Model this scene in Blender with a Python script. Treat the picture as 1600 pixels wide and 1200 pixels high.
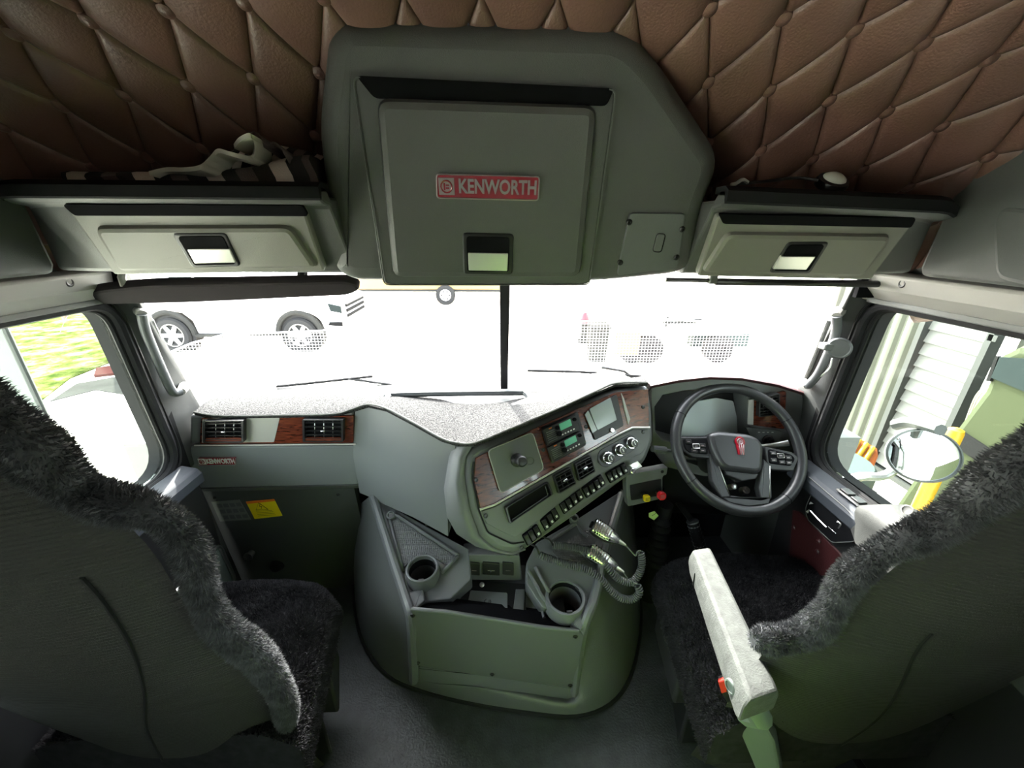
import bpy, bmesh, math, random
from mathutils import Vector, Matrix, noise
random.seed(7)
V = Vector
scene = bpy.context.scene
COL = scene.collection
for o in list(bpy.data.objects):
    bpy.data.objects.remove(o)

# ------------------------------------------------------------------ camera
FPX, EYE = 614.0, V((0, 0, 1.48))          # focal length in pixels of the 1600x1200 frame, eye height over cab floor
PITCH, YAW, ROLL = math.radians(21.7), math.radians(1.7), math.radians(0.35)
_f = V((math.sin(YAW)*math.cos(PITCH), math.cos(YAW)*math.cos(PITCH), -math.sin(PITCH)))
_r = V((math.cos(YAW), -math.sin(YAW), 0)); _u = _r.cross(_f)
_r, _u = _r*math.cos(ROLL) + _u*math.sin(ROLL), -_r*math.sin(ROLL) + _u*math.cos(ROLL)
cam = bpy.data.cameras.new('camera'); cam.sensor_width = 36; cam.lens = 36*FPX/1600; cam.clip_start = 0.01
camo = bpy.data.objects.new('camera', cam); COL.objects.link(camo)
camo.matrix_world = Matrix(((_r.x, _u.x, -_f.x, EYE.x), (_r.y, _u.y, -_f.y, EYE.y), (_r.z, _u.z, -_f.z, EYE.z), (0, 0, 0, 1)))
scene.camera = camo

# ------------------------------------------------------------------ light
GZ = -1.25                                   # the yard lies this far below the cab floor
world = bpy.data.worlds.new('world'); scene.world = world; world.use_nodes = True
wn = world.node_tree.nodes; wl = world.node_tree.links
bg = wn['Background']
sky = wn.new('ShaderNodeTexSky'); sky.sky_type = 'NISHITA'; sky.sun_disc = False
SUN_EL, SUN_AZ = math.radians(35), math.radians(-13)     # from the front, a little to the left
sky.sun_elevation = SUN_EL; sky.sun_rotation = SUN_AZ; sky.air_density = 1.0; sky.dust_density = 3.0; sky.ozone_density = 1.0
hsv = wn.new('ShaderNodeHueSaturation'); hsv.inputs['Saturation'].default_value = 0.3
wl.new(sky.outputs[0], hsv.inputs['Color']); wl.new(hsv.outputs[0], bg.inputs[0])
bg.inputs[1].default_value = 0.55
sun = bpy.data.lights.new('sun', 'SUN'); sun.energy = 4.6; sun.angle = math.radians(0.6); sun.color = (1.0, 0.965, 0.9)
suno = bpy.data.objects.new('sun', sun); COL.objects.link(suno)
sd = V((math.sin(SUN_AZ)*math.cos(SUN_EL), math.cos(SUN_AZ)*math.cos(SUN_EL), math.sin(SUN_EL)))
suno.rotation_euler = (-sd).to_track_quat('-Z', 'Y').to_euler(); suno.location = (0, 0, 12)
vs = scene.view_settings
vs.view_transform = 'Standard'; vs.look = 'None'; vs.gamma = 1; vs.use_curve_mapping = False
vs.exposure = 2.8
scene.cycles.use_denoising = True
scene.cycles.max_bounces = 8; scene.cycles.diffuse_bounces = 5; scene.cycles.transparent_max_bounces = 12

# ------------------------------------------------------------------ helpers
def ray(px, py):
    return _r*((px-800)/FPX) + _u*((600-py)/FPX) + _f
def at(px, py, X=None, Y=None, Z=None):
    d = ray(px, py)
    t = X/d.x if X is not None else Y/d.y if Y is not None else (Z-EYE.z)/d.z
    return EYE + d*t
class Plane:
    """a flat face of the cab; pixels of the photograph are carried onto it"""
    def __init__(s, p0, p1, p2):
        s.p = V(p0); n = (V(p1)-s.p).cross(V(p2)-s.p).normalized()
        s.n = n if n.dot(EYE-s.p) > 0 else -n
        s.u = (V(p1)-s.p).normalized(); s.v = s.n.cross(s.u)
        if s.v.z < 0: s.v = -s.v
    def at(s, px, py, off=0.0):
        d = ray(px, py); q = s.p + s.n*off
        return EYE + d*((q-EYE).dot(s.n)/d.dot(s.n))
    def poly(s, pts, off=0.0):
        return [s.at(x, y, off) for x, y in pts]
    def to2(s, P): d = P-s.p; return (d.dot(s.u), d.dot(s.v))
    def fr2(s, a, b, off=0.0): return s.p + s.u*a + s.v*b + s.n*off

def round_poly(pts, r, seg=4):
    """round the corners of a closed 2D or 3D outline"""
    out = []; n = len(pts)
    P = [V(p) if len(p) == 3 else V((p[0], p[1], 0)) for p in pts]
    for i in range(n):
        a, b, c = P[i-1], P[i], P[(i+1) % n]
        ra = r[i] if isinstance(r, (list, tuple)) else r
        d1, d2 = (a-b), (c-b); l = min(ra, d1.length*.48, d2.length*.48)
        if l < 1e-6: out.append(b); continue
        p, q = b+d1.normalized()*l, b+d2.normalized()*l
        for k in range(seg+1):
            t = k/seg; out.append(p*(1-t)**2 + b*2*t*(1-t) + q*t*t)
    return out if len(pts[0]) == 3 else [(p.x, p.y) for p in out]

def inset(P, n, d):
    """inset a planar outline by d"""
    N = len(P); area = V((0, 0, 0))
    for i in range(N): area += P[i].cross(P[(i+1) % N])
    sgn = 1 if area.dot(n) > 0 else -1
    out = []
    for i in range(N):
        e1 = (P[i]-P[i-1]); e2 = (P[(i+1) % N]-P[i])
        if e1.length < 1e-7: e1 = e2
        if e2.length < 1e-7: e2 = e1
        m1 = n.cross(e1.normalized())*sgn; m2 = n.cross(e2.normalized())*sgn
        m = m1+m2
        if m.length < 1e-4: m = m1
        m.normalize(); c = max(.45, m.dot(m1))
        out.append(P[i]+m*(d/c))
    return out

class MB:
    def __init__(s): s.v = []; s.f = []
    def add(s, vs, fs):
        b = len(s.v); s.v += [V(v) for v in vs]; s.f += [tuple(i+b for i in f) for f in fs]; return s
    def loft(s, rings, close=True, caps=(True, True)):
        n = len(rings[0]); vs = [p for r in rings for p in r]; fs = []
        for k in range(len(rings)-1):
            for i in range(n if close else n-1):
                j = (i+1) % n
                fs.append((k*n+i, k*n+j, (k+1)*n+j, (k+1)*n+i))
        if close and caps[0]: fs.append(tuple(range(n-1, -1, -1)))
        if close and caps[1]: fs.append(tuple(range((len(rings)-1)*n, len(rings)*n)))
        return s.add(vs, fs)
    def slab(s, P, n, t, bev=0.0):
        """outline P is the outer face; body goes t behind it (against n); rim rounded by bev"""
        P = [V(p) for p in P]; back = [p-n*t for p in P]
        if bev > 0:
            b = bev
            s.loft([back, [p-n*b for p in P], [p-n*(b*.3) for p in inset(P, n, b*.3)], inset(P, n, b)])
        else: s.loft([back, P])
        return s
    def ring(s, P, Q, n, t):
        """a frame between the outline P and the opening Q, t thick"""
        N = len(P); b = len(s.v)
        for L in (P, Q, [p-n*t for p in Q], [p-n*t for p in P]): s.v += [V(x) for x in L]
        for k in range(4):
            for i in range(N):
                j = (i+1) % N; a, c = k*N, ((k+1) % 4)*N
                s.f.append((b+a+i, b+a+j, b+c+j, b+c+i))
        return s
    def box(s, c, sx, sy, sz, ux=V((1, 0, 0)), uy=V((0, 1, 0)), uz=V((0, 0, 1))):
        c = V(c); a, b, d = ux*(sx/2), uy*(sy/2), uz*(sz/2)
        vs = [c-a-b-d, c+a-b-d, c+a+b-d, c-a+b-d, c-a-b+d, c+a-b+d, c+a+b+d, c-a+b+d]
        return s.add(vs, [(3, 2, 1, 0), (4, 5, 6, 7), (0, 1, 5, 4), (1, 2, 6, 5), (2, 3, 7, 6), (3, 0, 4, 7)])
    def tube(s, path, r, seg=8, closed=False, flat=1.0, up=None):
        path = [V(p) for p in path]; n = len(path); rings = []; prev = None
        for i, p in enumerate(path):
            if closed: t = path[(i+1) % n]-path[i-1]
            else: t = path[min(i+1, n-1)]-path[max(i-1, 0)]
            if t.length < 1e-9: t = V((0, 0, 1))
            t.normalize()
            if prev is None:
                a = V(up) if up is not None else (V((0, 0, 1)) if abs(t.z) < .9 else V((1, 0, 0)))
            else: a = prev
            x = (a-t*a.dot(t))
            if x.length < 1e-6: x = t.orthogonal()
            x.normalize(); prev = x; y = t.cross(x)
            rr = r(i/(n-1)) if callable(r) else r
            rings.append([p+x*math.cos(2*math.pi*k/seg)*rr*flat+y*math.sin(2*math.pi*k/seg)*rr for k in range(seg)])
        if closed:
            rings.append(rings[0]); return s.loft(rings, caps=(False, False))
        return s.loft(rings)
    def lathe(s, c, axis, prof, seg=20, caps=(True, True)):
        """prof: (radius, height along axis) pairs"""
        c = V(c); axis = V(axis).normalized(); x = axis.orthogonal().normalized(); y = axis.cross(x)
        rings = [[c+axis*h+(x*math.cos(2*math.pi*k/seg)+y*math.sin(2*math.pi*k/seg))*max(r, 1e-5) for k in range(seg)] for r, h in prof]
        return s.loft(rings, caps=caps)
    def grid(s, fn, nu, nv):
        vs = [fn(i/(nu-1), j/(nv-1)) for j in range(nv) for i in range(nu)]
        return s.add(vs, [(j*nu+i, j*nu+i+1, (j+1)*nu+i+1, (j+1)*nu+i) for j in range(nv-1) for i in range(nu-1)])
    def mesh(s, name, mat, smooth=35, recalc=True):
        me = bpy.data.meshes.new(name)
        if recalc:
            bm = bmesh.new(); vv = [bm.verts.new(v) for v in s.v]
            for f in s.f:
                try: bm.faces.new([vv[i] for i in f])
                except ValueError: pass
            bmesh.ops.recalc_face_normals(bm, faces=bm.faces)
            bm.to_mesh(me); bm.free()
        else:
            me.from_pydata([tuple(v) for v in s.v], [], s.f); me.update()
        if smooth:
            me.shade_smooth(); me.set_sharp_from_angle(angle=math.radians(smooth))
            for p in me.polygons:
                if len(p.vertices) > 4: p.use_smooth = False
        if mat is not None: me.materials.append(M[mat] if isinstance(mat, str) else mat)
        return me
    def build(s, name, mat, parent=None, smooth=35, bevel=0, recalc=True, label=None, loc=None):
        o = bpy.data.objects.new(name, s.mesh(name, mat, smooth, recalc)); COL.objects.link(o)
        if bevel:
            m = o.modifiers.new('bevel', 'BEVEL'); m.width = bevel; m.segments = 2; m.limit_method = 'ANGLE'; m.angle_limit = math.radians(40)
        if parent is not None:
            o.parent = parent; o.location = -base_of(parent)
        if label: o['label'] = label
        return o
BASES = {}
def base_of(o): return V(BASES.get(o.name, (0, 0, 0)))
def thing(name, label, cat, base=(0, 0, 0), group=None, kind=None):
    o = bpy.data.objects.new(name, None); COL.objects.link(o); o.empty_display_size = .05
    o.location = base; BASES[o.name] = V(base)
    return tag(o, label, cat, group, kind)
def sub(o, *parents): return o
def tag(o, label=None, cat=None, group=None, kind=None):
    if label: o['label'] = label
    if cat: o['category'] = cat
    if group: o['group'] = group
    if kind: o['kind'] = kind
    return o
def struct(mb, name, mat, label=None, cat=None, smooth=35, bevel=0):
    o = mb.build(name, mat, smooth=smooth, bevel=bevel); tag(o, label, cat, None, 'structure'); return o
def kid(mb, name, mat, parent, **k):
    """a part; a part of a part is offset against its grand parent's base only once"""
    o = bpy.data.objects.new(name, mb.mesh(name, mat, k.get('smooth', 35), k.get('recalc', True))); COL.objects.link(o)
    if k.get('bevel'):
        m = o.modifiers.new('bevel', 'BEVEL'); m.width = k['bevel']; m.segments = 2; m.limit_method = 'ANGLE'; m.angle_limit = math.radians(40)
    o.parent = parent
    if parent.parent is None: o.location = -base_of(parent)
    if k.get('label'): o['label'] = k['label']
    if k.get('kind'): o['kind'] = k['kind']
    return o
def copy_to(src, parent, delta):
    c = src.copy(); COL.objects.link(c); c.parent = parent
    c.location = V(src.location)+V(delta); return c
def text_mesh(body, size, depth, mat, name, parent, origin, ux, uz, bold=0.0, align='CENTER', space=1.0, fit=None):
    """raised lettering: ux runs along the line, uz up the letters"""
    cu = bpy.data.curves.new(name, 'FONT'); cu.body = body; cu.size = size; cu.extrude = depth/2
    cu.align_x = align; cu.align_y = 'CENTER'; cu.offset = bold; cu.space_character = space; cu.resolution_u = 3
    t = bpy.data.objects.new('text_tmp', cu); COL.objects.link(t)
    me = bpy.data.meshes.new_from_object(t.evaluated_get(bpy.context.evaluated_depsgraph_get()))
    bpy.data.objects.remove(t)
    ux = V(ux).normalized(); uz = V(uz).normalized(); n = ux.cross(uz)
    if fit:
        w = max(v.co.x for v in me.vertices)-min(v.co.x for v in me.vertices)
        for v in me.vertices: v.co.x *= fit/w
    for v in me.vertices: v.co = V(origin)+ux*v.co.x+uz*v.co.y+n*v.co.z
    me.materials.clear(); me.materials.append(M[mat])
    o = bpy.data.objects.new(name, me); COL.objects.link(o); o.parent = parent
    if parent.parent is None: o.location = -base_of(parent)
    return o
def lerp(a, b, t): return a+(b-a)*t
def smooth_path(P, n=8):
    """Catmull-Rom through the points"""
    P = [V(p) for p in P]; out = []
    for i in range(len(P)-1):
        p0, p1, p2, p3 = P[max(i-1, 0)], P[i], P[i+1], P[min(i+2, len(P)-1)]
        for k in range(n):
            t = k/n
            out.append(.5*((2*p1)+(p2-p0)*t+(2*p0-5*p1+4*p2-p3)*t*t+(3*p1-p0-3*p2+p3)*t**3))
    return out+[P[-1]]

# ------------------------------------------------------------------ materials
M = {}
def mat(name, col, rough=.5, metal=0.0, bump=0.0, bscale=200.0, var=0.0, vscale=8.0, coat=0.0, spec=.5, emit=0.0, sheen=0.0, col2=None):
    m = bpy.data.materials.new(name); m.use_nodes = True; nt = m.node_tree; N, L = nt.nodes, nt.links
    b = N['Principled BSDF']; c = tuple(col)+(1,)
    b.inputs['Base Color'].default_value = c; b.inputs['Roughness'].default_value = rough; b.inputs['Metallic'].default_value = metal
    b.inputs['Specular IOR Level'].default_value = spec; b.inputs['Coat Weight'].default_value = coat; b.inputs['Coat Roughness'].default_value = .08
    if sheen: b.inputs['Sheen Weight'].default_value = sheen
    if emit: b.inputs['Emission Color'].default_value = c; b.inputs['Emission Strength'].default_value = emit
    tc = N.new('ShaderNodeTexCoord')
    if var or col2:
        nz = N.new('ShaderNodeTexNoise'); nz.inputs['Scale'].default_value = vscale; nz.inputs['Detail'].default_value = 4
        L.new(tc.outputs['Object'], nz.inputs['Vector'])
        rp = N.new('ShaderNodeValToRGB'); rp.color_ramp.elements[0].position = .35; rp.color_ramp.elements[1].position = .65
        rp.color_ramp.elements[0].color = tuple(x*(1-var) for x in col)+(1,)
        rp.color_ramp.elements[1].color = (tuple(col2) if col2 else tuple(min(1, x*(1+var)) for x in col))+(1,)
        L.new(nz.outputs['Fac'], rp.inputs[0]); L.new(rp.outputs[0], b.inputs['Base Color'])
    if bump:
        nb = N.new('ShaderNodeTexNoise'); nb.inputs['Scale'].default_value = bscale; nb.inputs['Detail'].default_value = 2
        L.new(tc.outputs['Object'], nb.inputs['Vector'])
        bp = N.new('ShaderNodeBump'); bp.inputs['Strength'].default_value = bump; bp.inputs['Distance'].default_value = .002
        L.new(nb.outputs['Fac'], bp.inputs['Height']); L.new(bp.outputs[0], b.inputs['Normal'])
    M[name] = m; return m
mat('over_plastic', (.072, .074, .070), .48, bump=.25, bscale=900)  # same grey plastic as the dash, dimmer light put into the colour
mat('locker_plastic', (.175, .170, .148), .5, bump=.2, bscale=900)  # same plastic again, warm light from below put into the colour
mat('dash_plastic', (.135, .142, .145), .5, bump=.2, bscale=900)  # same plastic as overhead, brighter light put into the colour
mat('stack_plastic', (.105, .11, .11), .5, bump=.2, bscale=900)
mat('console_plastic', (.100, .105, .110), .40, bump=.25, bscale=800)
mat('trim_plastic', (.30, .29, .27), .55, bump=.2, bscale=700)
mat('side_plastic', (.10, .105, .10), .55, bump=.2, bscale=700)
mat('black_plastic', (.012, .012, .013), .4)
mat('black_rubber', (.009, .009, .010), .7, spec=.2)
mat('lead_grey', (.07, .073, .077), .4)
mat('lip_shade', (.012, .012, .013), .85, spec=.1)  # black puts the shadow on the shelf lip into the colour
mat('matt_black', (.006, .006, .007), .9, spec=.06)
mat('leather_brown', (.150, .078, .060), .40, bump=.35, bscale=260, var=.15, vscale=6)
mat('leather_burgundy', (.040, .008, .009), .45, bump=.3, bscale=260)
mat('skirt_leather', (.085, .090, .088), .45, bump=.3, bscale=500)
mat('floor_vinyl', (.030, .033, .036), .45, bump=1.0, bscale=150, var=.2, vscale=25)
mat('seat_knit', (.040, .040, .038), .9, spec=.08)
_n, _l = M['seat_knit'].node_tree.nodes, M['seat_knit'].node_tree.links
_t = _n.new('ShaderNodeTexCoord'); _bp = _n.new('ShaderNodeBump'); _bp.inputs['Strength'].default_value = .8; _bp.inputs['Distance'].default_value = .002
_ck = _n.new('ShaderNodeTexWave'); _ck.bands_direction = 'Z'; _ck.inputs['Scale'].default_value = 45; _ck.inputs['Distortion'].default_value = 1.5; _ck.inputs['Detail Scale'].default_value = 8
_l.new(_t.outputs['Object'], _ck.inputs['Vector']); _l.new(_ck.outputs['Fac'], _bp.inputs['Height']); _l.new(_bp.outputs[0], _n['Principled BSDF'].inputs['Normal'])
mat('seat_vinyl', (.014, .014, .015), .6)
mat('fleece_lit', (.068, .070, .074), .9, spec=.15, var=.3, vscale=40)  # lit copy of the fleece, side-window light put into the colour
mat('wheel_leather', (.024, .025, .027), .36)
mat('footwell', (.055, .060, .054), .38)
mat('lookout_daylight', (.12, .15, .13), .1)  # opaque pale colour stands in for daylight through the pane
mat('door_arm', (.019, .0205, .019), .7, bump=.3, bscale=400)
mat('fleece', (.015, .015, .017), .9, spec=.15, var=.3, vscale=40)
mat('armrest_vinyl', (.038, .042, .038), .8, bump=.4, bscale=300, var=.25, vscale=60)
mat('seat_plastic', (.10, .12, .11), .4)
mat('chrome', (.88, .89, .91), .22, metal=.92)
mat('chrome_soft', (.62, .62, .60), .3, metal=1)
mat('pale_pad', (.72, .72, .66), .25, metal=.6)
mat('badge_red', (.24, .005, .015), .2, coat=.8)
mat('badge_silver', (.32, .26, .27), .35, metal=.6)
mat('letter_dark', (.16, .11, .12), .4, metal=.3)
mat('screw_black', (.008, .008, .008), .35)
mat('screen_reflection', (.24, .27, .27), .25, coat=.3)  # pale reflection on the dead screen put into the colour
mat('visor_fabric', (.022, .018, .020), .9, spec=.1)
mat('ledge', (.034, .039, .048), .65, spec=.3)
mat('lcd_green', (.12, .42, .30), .25)
mat('key_white', (.6, .6, .58), .5)
mat('yellow_knob', (.75, .55, .01), .4)
mat('red_knob', (.60, .02, .03), .35)
mat('tag_green', (.55, .75, .25), .5)
mat('warn_yellow', (.80, .62, .01), .45)
mat('warn_orange', (.75, .16, .02), .45)
mat('label_grey', (.16, .17, .15), .5)
mat('belt_red', (.55, .03, .02), .4)
mat('pad_slate', (.15, .16, .165), .5)
mat('cluster_reflection', (.62, .68, .69), .25)  # bright reflection on the instrument screen put into the colour
mat('pillar_plastic', (.045, .047, .046), .6, spec=.3)
mat('white_metal', (.75, .75, .73), .4)
mat('tyre', (.012, .012, .012), .8)
mat('white_paint', (.80, .80, .80), .3, coat=.5)
mat('concrete', (.64, .60, .52), .85, var=.06, vscale=1.2)
mat('bitumen', (.040, .040, .037), 1, spec=0, var=.1, vscale=3)
mat('kerb_red', (.07, .028, .025), 1, spec=0)
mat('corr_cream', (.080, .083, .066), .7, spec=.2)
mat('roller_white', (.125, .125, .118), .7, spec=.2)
mat('post_grey', (.035, .037, .035), .6, spec=.2)
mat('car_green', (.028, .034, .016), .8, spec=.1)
mat('chrome_reflection', (.62, .60, .56), .35, metal=.35)  # chrome with the windows' reflection put into a pale base colour
mat('car_glass', (.012, .018, .018), .3, spec=.08)
mat('car_dark', (.010, .010, .010), .8, spec=.06)
mat('orange_plastic', (.28, .06, .003), .45)
mat('yellow_paint', (.32, .18, .004), .45)
mat('teal_grey', (.03, .045, .042), .6, spec=.2)
mat('rope_cream', (.22, .20, .14), .7)
mat('stripe_dark', (.018, .017, .017), .9, bump=.6, bscale=500)
mat('stripe_light', (.58, .50, .45), .9, bump=.6, bscale=500)
mat('stripe_mid', (.12, .09, .085), .9, bump=.6, bscale=500)
mat('blue_cab', (.08, .12, .22), .4)
mat('brick_brown', (.30, .19, .10), .8)
mat('sand', (.30, .20, .08), .9)
mat('lens_white', (.62, .66, .60), .2)
mat('mirror', (.85, .87, .86), .02, metal=1)
mat('mirror_back', (.05, .055, .053), .5, spec=.3)
mat('lime_fabric', (.20, .40, .045), .8)
mat('mirror_tint', (.09, .12, .11), .15, spec=.5)
mat('hem_cloth', (.62, .58, .50), .9)
mat('fleece_shade', (.006, .006, .007), .95, spec=.05)  # darker fleece copy, shade within the pile put into the colour
mat('door_black', (.009, .009, .0095), .8, spec=.12)

def wood():
    m = bpy.data.materials.new('wood_veneer'); m.use_nodes = True; N, L = m.node_tree.nodes, m.node_tree.links
    b = N['Principled BSDF']; tc = N.new('ShaderNodeTexCoord'); mp = N.new('ShaderNodeMapping')
    mp.inputs['Scale'].default_value = (3, 3, 22); mp.inputs['Rotation'].default_value = (0, .25, 0)
    L.new(tc.outputs['Object'], mp.inputs[0]); nz = N.new('ShaderNodeTexNoise'); nz.inputs['Scale'].default_value = 6; nz.inputs['Detail'].default_value = 6; nz.inputs['Distortion'].default_value = 1.2
    L.new(mp.outputs[0], nz.inputs['Vector']); rp = N.new('ShaderNodeValToRGB')
    rp.color_ramp.elements[0].position = .3; rp.color_ramp.elements[0].color = (.030, .006, .004, 1)
    rp.color_ramp.elements[1].position = .7; rp.color_ramp.elements[1].color = (.155, .034, .015, 1)
    L.new(nz.outputs['Fac'], rp.inputs[0]); L.new(rp.outputs[0], b.inputs['Base Color'])
    b.inputs['Roughness'].default_value = .22; b.inputs['Coat Weight'].default_value = .6; b.inputs['Coat Roughness'].default_value = .05
    M['wood_veneer'] = m
wood()
def glass(name, tint, gloss):
    m = bpy.data.materials.new(name); m.use_nodes = True; N, L = m.node_tree.nodes, m.node_tree.links
    N.remove(N['Principled BSDF']); t = N.new('ShaderNodeBsdfTransparent'); t.inputs[0].default_value = tuple(tint)+(1,)
    g = N.new('ShaderNodeBsdfGlossy'); g.inputs['Roughness'].default_value = .02; g.inputs[0].default_value = (.9, .95, .92, 1)
    fr = N.new('ShaderNodeFresnel'); fr.inputs[0].default_value = gloss
    mx = N.new('ShaderNodeMixShader'); L.new(fr.outputs[0], mx.inputs[0]); L.new(t.outputs[0], mx.inputs[1]); L.new(g.outputs[0], mx.inputs[2])
    L.new(mx.outputs[0], N['Material Output'].inputs['Surface']); M[name] = m
glass('windscreen_glass', (.97, .98, .97), 1.12)
glass('door_glass', (.90, .95, .91), 1.18)
def carpet():
    m = bpy.data.materials.new('mat_carpet'); m.use_nodes = True; N, L = m.node_tree.nodes, m.node_tree.links
    b = N['Principled BSDF']; tc = N.new('ShaderNodeTexCoord'); nz = N.new('ShaderNodeTexNoise'); nz.inputs['Scale'].default_value = 260; nz.inputs['Detail'].default_value = 3
    L.new(tc.outputs['Object'], nz.inputs['Vector']); rp = N.new('ShaderNodeValToRGB')
    rp.color_ramp.elements[0].position = .42; rp.color_ramp.elements[0].color = (.012, .012, .013, 1)
    rp.color_ramp.elements[1].position = .58; rp.color_ramp.elements[1].color = (.055, .055, .055, 1)
    L.new(nz.outputs['Fac'], rp.inputs[0]); L.new(rp.outputs[0], b.inputs['Base Color'])
    b.inputs['Roughness'].default_value = 1; b.inputs['Specular IOR Level'].default_value = .1
    bp = N.new('ShaderNodeBump'); bp.inputs['Strength'].default_value = 1; bp.inputs['Distance'].default_value = .004
    L.new(nz.outputs['Fac'], bp.inputs['Height']); L.new(bp.outputs[0], b.inputs['Normal']); M['mat_carpet'] = m
carpet()
def honeycomb():
    m = bpy.data.materials.new('tray_rubber'); m.use_nodes = True; N, L = m.node_tree.nodes, m.node_tree.links
    b = N['Principled BSDF']; b.inputs['Base Color'].default_value = (.07, .072, .075, 1); b.inputs['Roughness'].default_value = .45
    tc = N.new('ShaderNodeTexCoord'); vo = N.new('ShaderNodeTexVoronoi'); vo.inputs['Scale'].default_value = 150; vo.inputs['Randomness'].default_value = 0.15
    L.new(tc.outputs['Object'], vo.inputs['Vector']); bp = N.new('ShaderNodeBump'); bp.inputs['Strength'].default_value = 1; bp.inputs['Distance'].default_value = .003
    L.new(vo.outputs['Distance'], bp.inputs['Height']); L.new(bp.outputs[0], b.inputs['Normal']); M['tray_rubber'] = m
honeycomb()
def grass_mat():
    m = bpy.data.materials.new('grass_ground'); m.use_nodes = True; N, L = m.node_tree.nodes, m.node_tree.links
    b = N['Principled BSDF']; tc = N.new('ShaderNodeTexCoord'); nz = N.new('ShaderNodeTexNoise'); nz.inputs['Scale'].default_value = 2.2; nz.inputs['Detail'].default_value = 9; nz.inputs['Roughness'].default_value = .7
    L.new(tc.outputs['Object'], nz.inputs['Vector']); rp = N.new('ShaderNodeValToRGB'); e = rp.color_ramp.elements
    e[0].position = .36; e[0].color = (.02, .032, .008, 1); e[1].position = .68; e[1].color = (.20, .18, .13, 1)
    x = e.new(.5); x.color = (.060, .068, .022, 1)
    L.new(nz.outputs['Fac'], rp.inputs[0]); L.new(rp.outputs[0], b.inputs['Base Color']); b.inputs['Roughness'].default_value = 1; b.inputs['Specular IOR Level'].default_value = 0; M['grass_ground'] = m
grass_mat()
# ================================================================== the cab shell
XW = 1.05
mb = MB(); mb.box((0, .2, -.03), 2.3, 2.9, .06); struct(mb, 'floor', 'floor_vinyl', 'black grained vinyl cab floor between the seats')
mb = MB(); mb.box((0, 1.60, .38), 2.3, .06, .90); struct(mb, 'wall_front', 'matt_black', 'black firewall under the dashboard')
mb = MB(); mb.box((0, -1.25, .95), 2.3, .06, 2.0); struct(mb, 'wall_back', 'side_plastic', 'grey rear wall of the cab')

def door_side(sx, dname, wname, label):
    n = V((-sx, 0, 0)); zt = 1.29
    hole = [(1.118, .75), (1.085, zt), (.22, zt), (.22, .75)]
    Q2 = round_poly(hole, [.10, .07, .08, .08], 7); rect = (-.05, 1.16, .0, 1.36)
    # densify
    D = []
    for i in range(len(Q2)):
        a, b = Q2[i], Q2[(i+1) % len(Q2)]; k = max(1, int(math.dist(a, b)/.05))
        for j in range(k): D.append((lerp(a[0], b[0], j/k), lerp(a[1], b[1], j/k)))
    c = (.62, 1.0); P2 = []
    for y, z in D:
        dy, dz = y-c[0], z-c[1]; t = 1e9
        if dy: t = min(t, ((rect[1] if dy > 0 else rect[0])-c[0])/dy)
        if dz: t = min(t, ((rect[3] if dz > 0 else rect[2])-c[1])/dz)
        P2.append((c[0]+dy*t, c[1]+dz*t))
    Q = [V((sx*XW, y, z)) for y, z in D]; P = [V((sx*XW, y, z)) for y, z in P2]
    mb = MB(); mb.ring(P, Q, n, .07)
    # the lower corners that the radial outline cuts off
    mb.box((sx*(XW+.035), .55, .05), .07, 1.2, .10)
    d = struct(mb, dname, 'door_black', label)
    w = MB(); w.slab([V((sx*(XW+.03), y, z)) for y, z in D], n, .006)
    g = kid(w, 'pane', 'door_glass', d, smooth=0); g['label'] = 'clear door window glass'
    # two lips of black seal round the glass, a thin bright bead between
    for off, r, m in ((0.0, .013, 'black_rubber'), (-.018, .009, 'black_rubber')):
        t = MB(); sc = 1+off*1.2
        t.tube([V((sx*(XW-.006+abs(off)*.6), c[0]+(y-c[0])*sc, c[1]+(z-c[1])*sc)) for y, z in D], r, 8, closed=True)
        kid(t, 'window_seal', m, d)
    t = MB(); t.tube([V((sx*(XW-.014), c[0]+(y-c[0])*1.035, c[1]+(z-c[1])*1.045)) for y, z in D], .0035, 6, closed=True)
    kid(t, 'seal_bead', 'black_plastic', d)
    return d
door_l = door_side(-1, 'door_1', 'window_3', 'passenger door with its side window')
door_r = door_side(1, 'door_2', 'window_4', 'driver door with its side window')
for sx, nm in ((-1, 'wall_left'), (1, 'wall_right')):
    mb = MB()
    # behind the door, round the added sleeper window
    mb.box((sx*(XW+.05), -.65, .22), .08, 1.2, .64); mb.box((sx*(XW+.05), -.65, 1.72), .08, 1.2, .36)
    mb.box((sx*(XW+.05), -1.15, 1.04), .08, .2, 1.02); mb.box((sx*(XW+.05), -.12, 1.04), .08, .14, 1.02)
    mb.box((sx*(XW+.05), .55, 1.63), .08, 1.5, .54)       # over the door
    mb.box((sx*(XW+.12), 1.35, .38), .08, .44, .90)       # kick panel before the door
    struct(mb, nm, 'side_plastic', 'grey cab side %s the door' % ('around' if sx < 0 else 'about'))
for k, sx in ((3, -1), (4, 1)):  # unseen windows added to let daylight in from behind
    mb = MB(); mb.slab([V((sx*(XW+.05), y, z)) for y, z in ((-1.06, .53), (-.18, .53), (-.18, 1.55), (-1.06, 1.55))], V((-sx, 0, 0)), .006)
    struct(mb, 'window_%d' % k, 'door_glass', '%s unseen sleeper window, added to light the cab from behind' % ('left' if sx < 0 else 'right'), smooth=0)
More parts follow.
